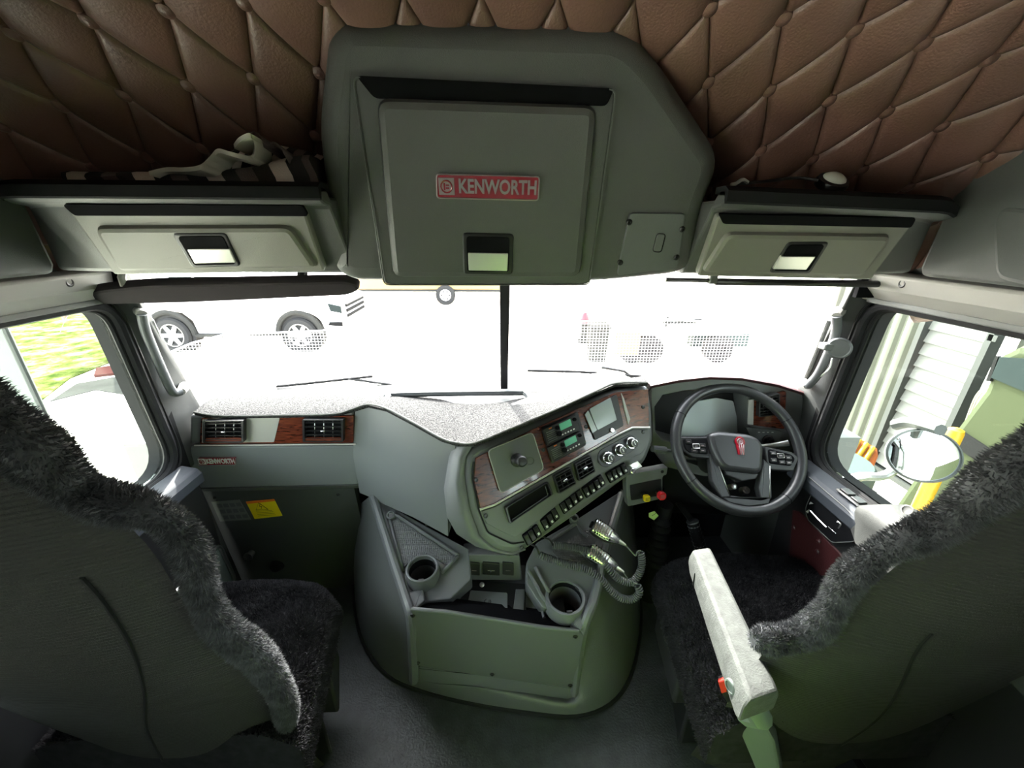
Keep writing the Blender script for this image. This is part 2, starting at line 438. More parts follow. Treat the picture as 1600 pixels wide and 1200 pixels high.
# light door-head trims with their screws
for k, sx in ((1, -1), (2, 1)):
    prof = [(1.005, 1.378), (.985, 1.372), (.99, 1.335), (1.03, 1.298), (1.052, 1.292), (1.052, 1.378)]
    mb = MB(); mb.loft([[V((sx*x, y, z)) for x, z in prof] for y in (-.1, .3, .7, 1.06)])
    t = struct(mb, 'trim_%d' % k, 'trim_plastic', 'pale grey moulding over the %s door window' % ('passenger' if sx < 0 else 'driver'), bevel=.006)
    p = at(107, 441, X=-.99) if sx < 0 else at(1411, 443, X=.99)
    s = MB(); s.lathe(p, (-sx, 0, 0), [(.011, -.004), (.011, .002), (.008, .004), (.005, .0035), (.0045, .001)], 14)
    kid(s, 'screw', 'screw_black', t)
    # the grooved lip below it
    g = MB(); g.box((sx*1.035, .5, 1.300), .03, 1.16, .016); kid(g, 'lip', 'side_plastic', t, bevel=.004)
    g = MB(); g.box((sx*.995, 1.065, 1.345), .05, .012, .075); kid(g, 'gap', 'matt_black', t)
    g = MB(); g.loft([[V((sx*x, y, z)) for x, z in prof] for y in (1.072, 1.14)]); kid(g, 'end_cap', 'trim_plastic', t, bevel=.006)
# upper side cabinets
for k, sx in ((3, -1), (4, 1)):
    mb = MB()
    prof = [(1.06, 1.378), (.965, 1.382), (.955, 1.40), (.972, 1.62), (1.0, 1.75), (1.06, 1.8)]
    mb.loft([[V((sx*x, y, z)) for x, z in prof] for y in (-.08, .2, .86, .905)])
    t = struct(mb, 'trim_%d' % k, 'side_plastic', 'upper grey side panel by the %s shelf end' % ('left' if sx < 0 else 'right'), bevel=.008)
    if sx > 0:
        pl = Plane((.9655, .5, 1.40), (.9655, .9, 1.40), (.975, .5, 1.60))
        q = round_poly([pl.at(1552, 436, .012), pl.at(1548, 345, .012), pl.at(1565, 322, .012), pl.at(1700, 335, .012), pl.at(1700, 470, .012)], .02)
        s = MB(); s.slab(q, pl.n, .02, .008); kid(s, 'raised_panel', 'side_plastic', t)

# windscreen, two panes each side of the dark centre bar
WB = [V((-1.16, 1.40, .83)), V((.012, 1.52, .84)), V((1.16, 1.40, .83))]
WT = [V((-1.03, 1.07, 1.42)), V((.012, 1.125, 1.42)), V((1.03, 1.07, 1.42))]
for k in (0, 1):
    q = [WB[k], WB[k+1], WT[k+1], WT[k]]; n = (q[1]-q[0]).cross(q[3]-q[0]).normalized()
    mb = MB(); mb.slab(q, n, .006); struct(mb, 'window_%d' % (k+1), 'windscreen_glass', '%s half of the split windscreen' % ('passenger' if k == 0 else 'driver'), smooth=0)
mb = MB(); a, b = WB[1]+V((0, -.012, 0)), WT[1]+V((0, -.012, 0)); ax = (b-a).normalized(); nn = ax.cross(V((1, 0, 0)))
mb.box((a+b)/2, .030, .022, (b-a).length, V((1, 0, 0)), nn, ax)
struct(mb, 'trim_5', 'black_rubber', 'dark upright bar dividing the windscreen', bevel=.004)
mb = MB(); mb.box((0, 1.13, 1.455), 2.1, .10, .11); mb.box((0, 1.12, 1.70), 2.2, .06, .45); struct(mb, 'trim_6', 'matt_black', 'header above the windscreen')
# scuttle under the glass
mb = MB(); mb.loft([[V((x, y, z)) for y, z in ((1.40, .80), (1.62, .80), (1.62, .845), (1.44 if abs(x) > .6 else 1.50, .845))] for x in (-1.2, -.6, 0, .6, 1.2)])
struct(mb, 'trim_7', 'black_plastic', 'scuttle below the windscreen')
# pillars
for k, sx in ((8, -1), (9, 1)):
    def sec(t):
        z = lerp(.70, 1.40, t); yi = lerp(1.39, 1.085, t); xi = lerp(1.105, .965, t)
        return [V((sx*1.052, lerp(1.125, 1.085, t), z)), V((sx*lerp(1.068, 1.01, t), lerp(1.16, 1.10, t), z)), V((sx*xi, yi-.03, z)), V((sx*(xi+.01), yi, z)), V((sx*1.17, yi+.02, z)), V((sx*1.13, lerp(1.13, 1.09, t), z))]
    mb = MB(); mb.loft([sec(i/8) for i in range(9)])
    struct(mb, 'trim_%d' % k, 'pillar_plastic', '%s windscreen pillar' % ('passenger side' if sx < 0 else 'driver side'), bevel=.008)

# ------------------------------------------------------------------ tufted roof lining
PROF = smooth_path([(0, 1.06, 1.55), (0, 1.02, 1.60), (0, .952, 1.658), (0, .873, 1.73), (0, .77, 1.796), (0, .64, 1.85), (0, .45, 1.90), (0, .1, 1.93), (0, -.5, 1.94), (0, -1.25, 1.94)], 12)
ARC = [0.0]
for i in range(1, len(PROF)): ARC.append(ARC[-1]+(PROF[i]-PROF[i-1]).length)
def on_prof(s):
    i = 0
    while i < len(ARC)-2 and ARC[i+1] < s: i += 1
    t = (s-ARC[i])/(ARC[i+1]-ARC[i]); return PROF[i].lerp(PROF[i+1], t), (PROF[i+1]-PROF[i]).normalized()
S2 = ARC[36]                                     # the row of buttons at Y .873
S2 += .027
TW, TS, TX = .115, .115, .030
def roof(x, s, lift=True):
    p, t = on_prof(s); nrm = V((0, -t.z, t.y)) if False else V((0, t.z, -t.y))
    if nrm.z > 0: nrm = -nrm
    ax = abs(x); q = V((x, p.y, p.z-.11*x*x-max(0, ax-.80)**2*1.3))
    r = (s-S2)/TS; a = (x-TX)/TW+r/2; b = (x-TX)/TW-r/2
    pa, pb = 4*(a % 1)*(1-a % 1), 4*(b % 1)*(1-b % 1)
    h = .020*(.72*(pa*pb)**.30+.28*max(pa, pb)**.5)
    da = min(a % 1, 1-a % 1); db = min(b % 1, 1-b % 1); h -= .0035*math.exp(-(min(da, db)/.035)**2)
    h += .002*noise.noise(V((x*9, s*9, 0)))
    return q+nrm*(h if lift else 0), nrm
mb = MB(); smax = ARC[-1]; NC = 11
tv = [.5-.5*math.cos(math.pi*i/(NC-1)) for i in range(NC)]
for ka in range(-40, 60):
    for kb in range(-60, 40):
        xc = TX+TW*(ka+kb+1)/2; sc0 = S2+(ka-kb)*TS
        if abs(xc) > 1.16 or sc0 < -TS or sc0 > smax+TS: continue
        vv = []
        for i in tv:
            for j in tv:
                fa, fb = ka+i, kb+j; s_ = min(max(S2+(fa-fb)*TS, 0.0), smax); x_ = TX+TW*(fa+fb)/2
                q, nrm = roof(x_, s_, False)
                pa, pb = 4*i*(1-i), 4*j*(1-j)
                h = .020*(.72*(pa*pb)**.28+.28*max(pa, pb)**.5)+.0015*noise.noise(V((x_*9, s_*9, 0)))
                vv.append(q+nrm*h)
        mb.add(vv, [(i*NC+j, i*NC+j+1, (i+1)*NC+j+1, (i+1)*NC+j) for i in range(NC-1) for j in range(NC-1)])
ceil = mb.build('ceiling', 'leather_brown', smooth=80); tag(ceil, 'brown leather roof lining with deep buttoned tufts', None, None, 'structure')
bmesh_button = None
for r in range(-2, 5):
    for k in range(-12, 13):
        x = TX+TW*(k+(.5 if r % 2 else 0)); s = S2+r*TS
        if abs(x) > 1.02 or s < .02: continue
        if abs(x) < .24 and r < 2: continue      # behind the console
        q, nrm = roof(x, s, False)
        if bmesh_button is None:
            B = MB(); B.lathe((0, 0, 0), (0, 0, 1), [(.012, -.003), (.0128, .004), (.0115, .0085), (.0075, .0112), (.002, .0124)], 14)
            bmesh_button = B.mesh('button', 'leather_brown')
        o = bpy.data.objects.new('button', bmesh_button); COL.objects.link(o); o.parent = ceil
        o.location = q+nrm*.001; o.rotation_mode = 'QUATERNION'; o.rotation_quaternion = nrm.to_track_quat('Z', 'Y')
# ================================================================== overhead console
over = thing('overhead_console', 'dark grey overhead console with a domed centre and two lockers', 'console', (0, .9, 1.37))
mb = MB()
prof = [(.765, 1.548), (.757, 1.540), (.757, 1.526), (.772, 1.518), (.800, 1.514), (.882, 1.391), (.896, 1.387), (1.10, 1.395), (1.10, 1.53), (.80, 1.53), (.785, 1.548)]
tilt = lambda x: -.035*max(0, x-.42)
for xs in (((-.955, 1), (-.87, .25), (-.82, 0), (-.6, 0), (-.31, 0)), ((.40, 0), (.6, 0), (.80, 0), (.845, .25), (.94, 1))):
    mb = MB(); mb.loft([[V((x, y+.10*w*(1 if y < .85 else .25), z+tilt(x)*(1 if z > 1.5 else 0))) for y, z in prof] for x, w in xs]); kid(mb, 'shelf', 'over_plastic', over, bevel=.006)
    lipp = [(.800, 1.5515), (.767, 1.5515), (.7545, 1.543), (.7545, 1.525), (.760, 1.522), (.766, 1.536), (.800, 1.540)]
    mb = MB(); mb.loft([[V((x, y+.10*w, z+tilt(x))) for y, z in lipp] for x, w in xs]); kid(mb, 'lip_shadow', 'lip_shade', over)  # black strip added for the shadow along the shelf lip
DP = Plane((0, .872, 1.365), (.3, .872, 1.365), (0, .775, 1.74))
mb = MB()
outl = [(550, 447), (514, 428), (503, 310), (486, 205), (502, 50), (528, 16), (982, 33), (1036, 88), (1140, 250), (1104, 330), (1090, 433), (930, 449)]
P = round_poly(DP.poly(outl), .06, 6); n = DP.n
bk = [p+V((0, .30, 0)) for p in P]
b0 = .035
mb.loft([bk, [p-n*b0*1.4 for p in P], [p-n*b0*.75 for p in inset(P, n, b0*.12)], [p-n*b0*.3 for p in inset(P, n, b0*.4)], [p-n*b0*.06 for p in inset(P, n, b0*.8)], inset(P, n, b0*1.15)])
kid(mb, 'dome', 'over_plastic', over, smooth=50)
# hatch
hatch = MB()
P = round_poly(DP.poly([(551, 120), (963, 140), (921, 445), (600, 445)], .008), .012, 3); hatch.slab(P, n, .02, .004)
hatch = kid(hatch, 'hatch_door', 'over_plastic', over)
e = MB(); P2 = round_poly(DP.poly([(551, 120), (963, 140), (921, 445), (600, 445)], .0095), .012, 3)
e.tube(P2[4:]+P2[:4], .0016, 5, closed=False); kid(e, 'edge_line', 'side_plastic', hatch)
g = MB(); g.slab(round_poly(DP.poly([(556, 118), (960, 138), (948, 166), (585, 154)], .0105), .008, 3), n, .006); kid(g, 'grip_shade', 'matt_black', hatch)  # black slab in place of the shade under the overhang
ip = MB(); ip.slab(round_poly(DP.poly([(585, 153), (936, 165), (908, 436), (612, 436)], .024), .022, 4), n, .022, .014); kid(ip, 'panel', 'over_plastic', hatch, smooth=24)
def badge(parent, pl, quad, off, size, letter='badge_silver', thick=.006, small=False):
    b = MB(); Pq = round_poly(pl.poly(quad, off), size*.18, 3); b.slab(Pq, pl.n, thick, thick*.3)
    o = kid(b, 'name_badge', 'badge_red', parent, label='red metal name badge')
    q = pl.poly(quad, off); ux = ((q[1]-q[0])+(q[2]-q[3])).normalized(); uz = pl.n.cross(ux)
    if uz.z < 0: uz = -uz
    L = ((q[1]-q[0]).length+(q[2]-q[3]).length)/2; Hh = ((q[3]-q[0]).length+(q[2]-q[1]).length)/2; c = (q[0]+q[1]+q[2]+q[3])/4
    e = MB(); e.tube([p+pl.n*.0005 for p in Pq], Hh*.035, 5, closed=True); kid(e, 'rim', 'badge_silver', o)
    text_mesh('KENWORTH', Hh*.84, .002, letter, 'lettering', o, c+ux*L*.095+pl.n*.0012, ux, uz, bold=Hh*.022, fit=L*.76)
    # roundel at the left end
    cc = c-ux*L*.405+pl.n*.001
    s = MB(); s.box(cc, Hh*.72, Hh*.72, .0012, ux, uz, pl.n); kid(s, 'emblem_plate', letter, o)
    s = MB(); s.tube([cc+pl.n*.0016+(ux*math.cos(a*math.pi/8)+uz*math.sin(a*math.pi/8))*Hh*.25 for a in range(16)], Hh*.035, 5, closed=True); kid(s, 'emblem_ring', 'badge_red', o)
    s = MB()
    for dx, dy, w, h in ((-.09, 0, .07, .3), (.05, .06, .16, .06), (.05, -.06, .16, .06)):
        s.box(cc+pl.n*.0016+ux*dx*Hh+uz*dy*Hh, w*Hh, h*Hh, .001, ux, uz, pl.n)
    kid(s, 'monogram', 'badge_red', o)
    return o
badge(hatch, DP, [(682, 272), (843, 276), (841, 313), (683, 309)], .0285, .03, 'badge_silver')
def latch(parent, pl, frame, pad, off):
    f = MB(); f.slab(round_poly(pl.poly(frame, off), .008, 3), pl.n, .012, .003); fo = kid(f, 'latch', 'black_plastic', parent)
    p = MB(); p.slab(round_poly(pl.poly(pad, off+.004), .002, 2), pl.n, .006, .0015); kid(p, 'latch_pad', 'pale_pad', fo, label='pale glossy latch pad')
    rr = MB(); mid = [lerp(a, b, .5) for a, b in zip(pl.poly(frame, off+.001)[:2], pl.poly(frame, off+.001)[3:1:-1])]
    rr.slab(round_poly([lerp(pl.at(*frame[i], off+.002), sum((pl.at(*q, off+.002) for q in frame), V((0, 0, 0)))/4, .16) for i in range(4)], .006, 3), pl.n, .003); kid(rr, 'recess', 'matt_black', fo)
    return fo
latch(hatch, DP, [(722, 364), (803, 366), (801, 430), (724, 429)], [(731, 395), (794, 396), (793, 424), (732, 423)], .027)
# access panel with four screws and a catch
ap = MB(); ap.slab(round_poly(DP.poly([(984, 333), (1072, 334), (1059, 420), (964, 431)], .006), .008, 3), n, .012, .002); ap = kid(ap, 'access_panel', 'stack_plastic', over)
for px, py in ((983, 347), (1066, 358), (1057, 402), (969, 410)):
    s = MB(); s.lathe(DP.at(px, py, .006), n, [(.006, -.002), (.006, .002), (.004, .0035), (.002, .0035), (.002, .001)], 10); kid(s, 'screw', 'screw_black', ap)
s = MB(); s.slab(round_poly(DP.poly([(1027, 365), (1040, 366), (1033, 394), (1020, 393)], .010), .006, 4), n, .006, .002); kid(s, 'catch', 'stack_plastic', ap)
s = MB(); s.tube(round_poly(DP.poly([(1027, 365), (1040, 366), (1033, 394), (1020, 393)], .008), .006, 4), .0012, 5, closed=True); kid(s, 'catch_rim', 'matt_black', ap)
# lockers
LP = Plane((0, .800, 1.514), (.3, .800, 1.514), (0, .888, 1.372))
for quad, lip, inner, fr, pad, side in (
    ([(100, 321), (474, 322), (508, 425), (178, 430)], [(97, 320), (472, 321), (482, 338), (116, 337)], [(143, 357), (452, 356), (496, 421), (185, 426)],
     [(268, 366), (352, 365), (376, 417), (300, 419)], [(292, 390), (358, 389), (368, 411), (304, 412)], 'left'),
    ([(1121, 337), (1433, 342), (1361, 438), (1089, 432)], [(1123, 335), (1432, 341), (1424, 356), (1130, 350)], [(1137, 366), (1398, 370), (1350, 434), (1096, 428)],
     [(1232, 379), (1297, 379), (1266, 428), (1202, 427)], [(1221, 401), (1275, 401), (1260, 422), (1208, 421)], 'right')):
    d = MB(); d.slab(round_poly(LP.poly(quad, .012), .008, 3), LP.n, .02, .005); d = kid(d, 'locker_door', 'locker_plastic', over)
    g = MB(); g.slab(round_poly(LP.poly(lip, .014), .006, 3), LP.n, .006); kid(g, 'grip_shade', 'matt_black', d)  # black slab in place of the shade in the finger grip
    ip = MB(); ip.slab(round_poly(LP.poly(inner, .022), .016, 4), LP.n, .02, .009); kid(ip, 'panel', 'locker_plastic', d, smooth=24)
    latch(d, LP, fr, pad, .025)

# ------------------------------------------------------------------ on the shelves
# folded striped blanket on the left shelf
bl = thing('blanket', 'black and cream striped blanket bundled on the left shelf', 'blanket', (-.55, .86, 1.534))
def blanket(name, x0, x1, y0, z0, h, dy, seed):
    n = 60; prev = None
    cols = ['stripe_dark', 'stripe_light', 'stripe_dark', 'stripe_mid']
    me = MB(); fm = []
    for i in range(n):
        t = i/(n-1); x = lerp(x0, x1, t); w = noise.noise(V((x*9+seed, seed, 0)))
        hh = h(t)*(1+.20*w); yy = y0+.012*noise.noise(V((x*14, seed, 3)))
        ringp = []
        for k in range(14):
            a = 2*math.pi*k/14
            wob = 1+.12*noise.noise(V((x*12, math.cos(a)*2+seed, math.sin(a)*2)))
            ringp.append(V((x+.01*math.sin(a*2+seed), yy+dy*math.cos(a)*wob, z0+hh*.5+hh*.5*math.sin(a)*wob)))
        me.v += ringp
    for i in range(n-1):
        for k in range(14):
            j = (k+1) % 14; me.f.append((i*14+k, i*14+j, (i+1)*14+j, (i+1)*14+k)); 
            q = ((i+seed*3)//(4)) % 4; fm.append(q)
    me.f.append(tuple(range(13, -1, -1))); fm.append(0); me.f.append(tuple((n-1)*14+k for k in range(14))); fm.append(0)
    m = me.mesh(name, None, 60, recalc=False)
    for c in cols: m.materials.append(M[c])
    for p, q in zip(m.polygons, fm): p.material_index = q
    o = bpy.data.objects.new(name, m); COL.objects.link(o); o.parent = bl; o.location = -base_of(bl); return o
blanket('roll', -.80, -.345, .862, 1.534, lambda t: .040+.028*max(0, t-.55)*2.2, .038, 1)
blanket('fold', -.62, -.36, .915, 1.540, lambda t: .045+.045*math.sin(t*2.6), .035, 4)
# loose frilled hem running over the top
hem = MB(); hp = [(235, 268), (262, 262), (290, 262), (315, 258), (330, 245), (342, 233), (360, 237), (380, 242), (395, 243), (399, 226), (393, 209), (376, 215), (367, 226)]
pts = smooth_path([at(x, y, Y=.812+.02*math.sin(i*1.7)) for i, (x, y) in enumerate(hp)], 6)
hem.loft([[p+V((0, -.004, 0)), p+V((0, .05, -.006)), p+V((0, .05, -.012)), p+V((0, -.004, -.007))] for p in pts]); kid(hem, 'hem', 'hem_cloth', bl, smooth=70)
hem = MB(); hp = [(380, 212), (398, 206), (410, 214), (414, 226), (430, 222), (442, 232), (452, 250)]
pts = smooth_path([at(x, y, Y=.835+.015*math.sin(i*2.1)) for i, (x, y) in enumerate(hp)], 6)
hem.loft([[p+V((0, -.004, 0)), p+V((0, .05, -.01)), p+V((0, .05, -.016)), p+V((0, -.004, -.006))] for p in pts]); kid(hem, 'corner', 'stripe_mid', bl, smooth=70)
# small dome lamp on its lead, on the right shelf
lp = thing('shelf_lamp', 'small oval clear lamp with a thin lead on the right shelf', 'lamp', at(1302, 284, Y=.86))
c = at(1302, 282, Y=.83)
s = MB(); s.lathe(c, (0, -.55, .83), [(.027, -.012), (.029, -.004), (.027, .002), (.022, .004)], 24); kid(s, 'rim', 'black_plastic', lp)
s = MB(); s.lathe(c, (0, -.55, .83), [(.022, .002), (.019, .007), (.012, .011), (.003, .012)], 24); kid(s, 'lens', 'lens_white', lp, label='clear lens')
s = MB(); s.tube(smooth_path([c+V((-.03, 0, .0)), at(1245, 278, Y=.85), at(1200, 283, Y=.82), at(1170, 286, Y=.80), at(1150, 288, Y=.79)], 8), .0028, 6); kid(s, 'lead', 'black_plastic', lp)
s = MB(); s.tube(smooth_path([at(1168, 285, Y=.795), at(1160, 281, Y=.79), at(1150, 287, Y=.79), at(1142, 289, Y=.79)], 6), .0035, 6); kid(s, 'clip', 'chrome_soft', lp)

# ------------------------------------------------------------------ visor and blind rod
vz = thing('sun_visor', 'dark padded sun visor hanging below the left locker', 'visor', at(335, 458, Y=1.0))
vq = [(108, 470), (150, 455), (230, 447), (540, 441), (556, 445), (563, 454), (545, 463), (300, 474), (130, 478)]
s = MB(); vp = Plane(at(330, 440, Y=.965), at(430, 440, Y=.965), at(330, 475, Y=1.045))
s.slab(round_poly(vp.poly(vq), .03, 4), vp.n, .022, .008); kid(s, 'pad', 'visor_fabric', vz, smooth=40)
for px in (472, 190):
    a = at(px, 434, Y=1.0); s = MB(); s.tube([a+V((0, .02, .03)), a, a+V((0, 0, -.02))], .012 if px > 400 else .008, 8); kid(s, 'bracket', 'black_plastic' if px > 400 else 'trim_plastic', vz)
rod = thing('blind_rod', 'thin dark blind rod below the right locker', 'rod', at(1220, 440, Y=1.03))
s = MB(); s.tube([at(1040, 437, Y=1.03), at(1384, 443, Y=1.03)], .0055, 8); kid(s, 'tube', 'black_plastic', rod)
s = MB(); s.tube([at(1118, 440, Y=1.028), at(1384, 444, Y=1.028)], .009, 8); kid(s, 'sleeve', 'black_plastic', rod)
for px in (1113, 1382):
    s = MB(); s.box(at(px, 437, Y=1.03)+V((0, 0, .012)), .02, .02, .045); kid(s, 'bracket', 'side_plastic', rod, bevel=.003)
# ================================================================== dashboard
dash = thing('dashboard', 'grey dashboard with wood trim, angled centre stack and instrument binnacle', 'dashboard', (0, 1.3, .5))
# passenger block
FT = [at(296, 648, Y=1.21), at(345, 650, Y=1.205), at(525, 648, Y=1.205), at(552, 640, Y=1.21)]
FB = [at(296, 694, Y=1.21), at(345, 694, Y=1.205), at(525, 692, Y=1.205), at(553, 692, Y=1.21)]
mb = MB(); rings = []
for a, b in zip(FT, FB):
    rings.append([a, V((a.x, 1.47, .86)), V((b.x, 1.47, b.z)), b])
mb.loft(rings); kid(mb, 'upper_block', 'dash_plastic', dash, bevel=.01)
GP = Plane(at(300, 700, Y=1.20), at(550, 698, Y=1.20), at(305, 765, Y=1.215))
gb = MB(); gb.slab(round_poly(GP.poly([(297, 698), (556, 697), (560, 757), (302, 763)], .0), .008, 3), GP.n, .20, .004)
gb = kid(gb, 'glovebox', 'dash_plastic', dash)
g2 = MB(); q = GP.poly([(303, 764), (561, 758), (572, 770), (312, 776)], 0); g2.slab([q[0], q[1], q[2]+V((0, .03, 0)), q[3]+V((0, .03, 0))], GP.n, .15); kid(g2, 'lower_edge', 'side_plastic', gb)
badge(gb, GP, [(310, 715), (368, 715), (368, 726), (311, 727)], .004, .01, 'key_white', .004)
# wood fascia with two vents
VP = Plane(FT[1], FT[2], FB[1])
s = MB(); s.slab(round_poly(VP.poly([(314, 653), (552, 650), (552, 692), (312, 694)], .006), .006, 3), VP.n, .01, .001); fas = kid(s, 'fascia', 'wood_veneer', dash, label='glossy wood veneer strip')
s = MB(); s.slab(round_poly(VP.poly([(316, 655), (437, 653), (428, 691), (315, 692)], .0075), .004, 2), VP.n, .003, .0005); kid(s, 'pale_insert', 'trim_plastic', fas)
s = MB(); s.tube(VP.poly([(304, 696), (400, 695.5), (556, 694)], .008), .0028, 6); kid(s, 'chrome_strip', 'chrome_reflection', fas)
def vent(parent, pl, quad, off, rows, cols, frame='wood_veneer', name='air_vent', tab=True):
    q = [pl.at(x, y, off) for x, y in quad]; n = pl.n
    f = MB(); Q = [lerp(p, sum(q, V((0, 0, 0)))/4, .10) for p in q]
    f.ring(round_poly(q, .004, 2), round_poly(Q, .003, 2), n, .02); vo = kid(f, name, 'black_plastic', parent)
    b = MB(); b.slab([p-n*.016 for p in Q], n, .004); kid(b, 'duct', 'matt_black', vo)
    for i in range(rows):
        t = (i+.5)/rows; a, c = lerp(Q[0], Q[3], t), lerp(Q[1], Q[2], t); L = c-a
        m = MB(); up = (Q[3]-Q[0]).normalized(); m.box((a+c)/2-n*.006, L.length, .0022, .009, L.normalized(), up, n); kid(m, 'louvre', 'black_plastic', vo)
    for i in range(cols):
        t = (i+1)/(cols+1); a, c = lerp(Q[0], Q[1], t), lerp(Q[3], Q[2], t); L = c-a
        m = MB(); m.tube([a-n*.009, c-n*.009], .0012, 5); kid(m, 'fin', 'chrome_soft' if frame == 'wood_veneer' else 'side_plastic', vo)
    if tab:
        c = sum(Q, V((0, 0, 0)))/4; m = MB(); ux = (Q[1]-Q[0]).normalized(); m.box(c-n*.001, .014, .006, .008, ux, n.cross(ux), n); kid(m, 'tab', 'chrome', vo, bevel=.002)
    return vo
vent(fas, VP, [(317, 658), (380, 657), (380, 692), (317, 692)], .026, 5, 3)
vent(fas, VP, [(472, 656), (536, 656), (536, 691), (473, 691)], .026, 5, 3)
s = MB(); s.slab(VP.poly([(322, 684), (377, 684), (377, 690), (320, 690)], .0235), VP.n, .004); kid(s, 'vent_sill', 'wood_veneer', fas)
s = MB(); s.slab(VP.poly([(477, 684), (533, 684), (533, 690), (476, 690)], .0235), VP.n, .004); kid(s, 'vent_sill', 'wood_veneer', fas)

# cheek: big smooth side panel of the stack, facing the passenger
CT = [at(555, 641, Y=1.21), at(578, 632, Y=1.215), at(602, 638, Y=1.17), at(645, 660, Y=1.09), at(692, 688, Y=1.02), at(712, 692, Y=1.0)]
CB = [at(562, 770, Y=1.21), at(572, 774, Y=1.20), at(600, 788, Y=1.16), at(645, 808, Y=1.09), at(686, 830, Y=1.03), at(700, 838, Y=1.01)]
mb = MB(); mb.loft([[a, V((a.x+.05, 1.46, .86)), V((b.x+.05, 1.46, b.z)), b.lerp(a, 0), b.lerp(a, .5)+V((-.012, -.012, 0))] for a, b in zip(CT, CB)]); kid(mb, 'side_panel', 'dash_plastic', dash, smooth=50)

# ---- centre stack, turned to the driver
CS = Plane(at(735, 700, Y=.98), at(1018, 603, Y=1.22), at(838, 850, Y=.895)); n = CS.n
ol = [(738, 696), (800, 672), (880, 640), (960, 607), (1016, 600), (1022, 640), (1024, 690), (1012, 722), (985, 745), (900, 808), (840, 850), (812, 868), (778, 866), (748, 842), (732, 800), (722, 745), (724, 712)]
P = round_poly(CS.poly(ol, 0), .02, 3)
mb = MB(); b0 = .022
bk = [p-n*.06+V((-.02, .16, 0)) for p in P]
mb.loft([bk, [p-n*b0*1.5 for p in P], [p-n*b0*.7 for p in inset(P, n, b0*.12)], [p-n*b0*.25 for p in inset(P, n, b0*.42)], inset(P, n, b0)])
stack = kid(mb, 'centre_stack', 'stack_plastic', dash, smooth=50)
# bull nose that wraps the stack's near end
mb = MB()
no = [(712, 690), (700, 720), (692, 770), (697, 815), (712, 842), (742, 862), (790, 876), (820, 866)]
ni = [(738, 697), (727, 715), (724, 745), (733, 798), (748, 838), (772, 858), (800, 864), (818, 856)]
rings = []
for i, (o_, i_) in enumerate(zip(no, ni)):
    a = CS.at(*i_, -.004); c = CS.at(*o_, -.03)+V((-.0, .02, 0)); m = (a+c)/2+n*.016
    rings.append([a, a.lerp(m, .6)+n*.005, m, c.lerp(m, .5)+n*.002, c, c+V((.04, .14, 0)), a+V((.02, .12, 0))])
mb.loft(rings); kid(mb, 'bullnose', 'stack_plastic', dash, smooth=60)
# wood band
wd = [(743, 716), (830, 672), (905, 638), (962, 613), (1013, 608), (1014, 668), (987, 668), (967, 678), (772, 789), (751, 796), (741, 752)]
s = MB(); s.slab(CS.poly(wd, .006), n, .012, .001); wood_b = kid(s, 'wood_panel', 'wood_veneer', stack, label='glossy wood veneer panel')
s = MB(); s.tube(CS.poly([(750, 796), (772, 789), (967, 678), (988, 668), (1015, 668)], .009), .0034, 6); kid(s, 'chrome_strip', 'chrome_reflection', stack)
s = MB(); s.tube(round_poly(CS.poly([(741, 716), (738, 748), (748, 796), (762, 832), (800, 850), (824, 846)], .004), .01)[4:-4], .0022, 6); kid(s, 'seam', 'black_rubber', stack)
# lower fascia
lf = [(752, 799), (773, 792), (967, 681), (989, 671), (1013, 671), (1013, 694), (1003, 708), (930, 745), (805, 840), (786, 832), (760, 818)]
s = MB(); s.slab(CS.poly(lf, .004), n, .01, .002); kid(s, 'lower_fascia', 'stack_plastic', stack)
def screw_on(pl, px, py, off, parent, r=.0048):
    s = MB(); s.lathe(pl.at(px, py, off), pl.n, [(r*1.3, -.001), (r*1.3, .001), (r, .0022), (r*.55, .002), (r*.5, .0005)], 10); return kid(s, 'screw', 'screw_black', parent)
for px, py, off in ((744, 750, .007), (759, 806, .005), (815, 856, .003), (1005, 675, .005), (849, 703, .007), (916, 667, .007), (1005, 636, .007)): screw_on(CS, px, py, off, stack)
# cubby door with its knob
s = MB(); q = CS.poly([(762, 704), (832, 675), (850, 733), (782, 771)], .014); s.slab(round_poly(q, .014, 3), n, .012, .002); cub = kid(s, 'cubby_door', 'stack_plastic', stack)
s = MB(); s.tube(round_poly([p+n*.0005 for p in q], .014, 3), .0016, 5, closed=True); kid(s, 'rim', 'trim_plastic', cub)
c = CS.at(808, 719, .014)
s = MB(); s.lathe(c, n+V((.0, 0, .0)), [(.020, 0), (.019, .006), (.013, .010), (.013, .030), (.016, .033), (.016, .044), (.012, .048), (.003, .049)], 20); kid(s, 'knob', 'black_plastic', cub)
s = MB(); s.tube([CS.at(829, 720, .0145)+(CS.u*math.cos(a)+CS.v*math.sin(a))*.011 for a in [i*math.pi/10 for i in range(20)]], .0008, 5, closed=True); kid(s, 'engraved_ring', 'side_plastic', cub)
# bezel of the radio bay
s = MB(); q = CS.poly([(846, 668), (903, 643), (917, 695), (862, 725)], .009); s.slab(round_poly(q, .008, 3), n, .012, .002); kid(s, 'radio_bay', 'black_plastic', stack)
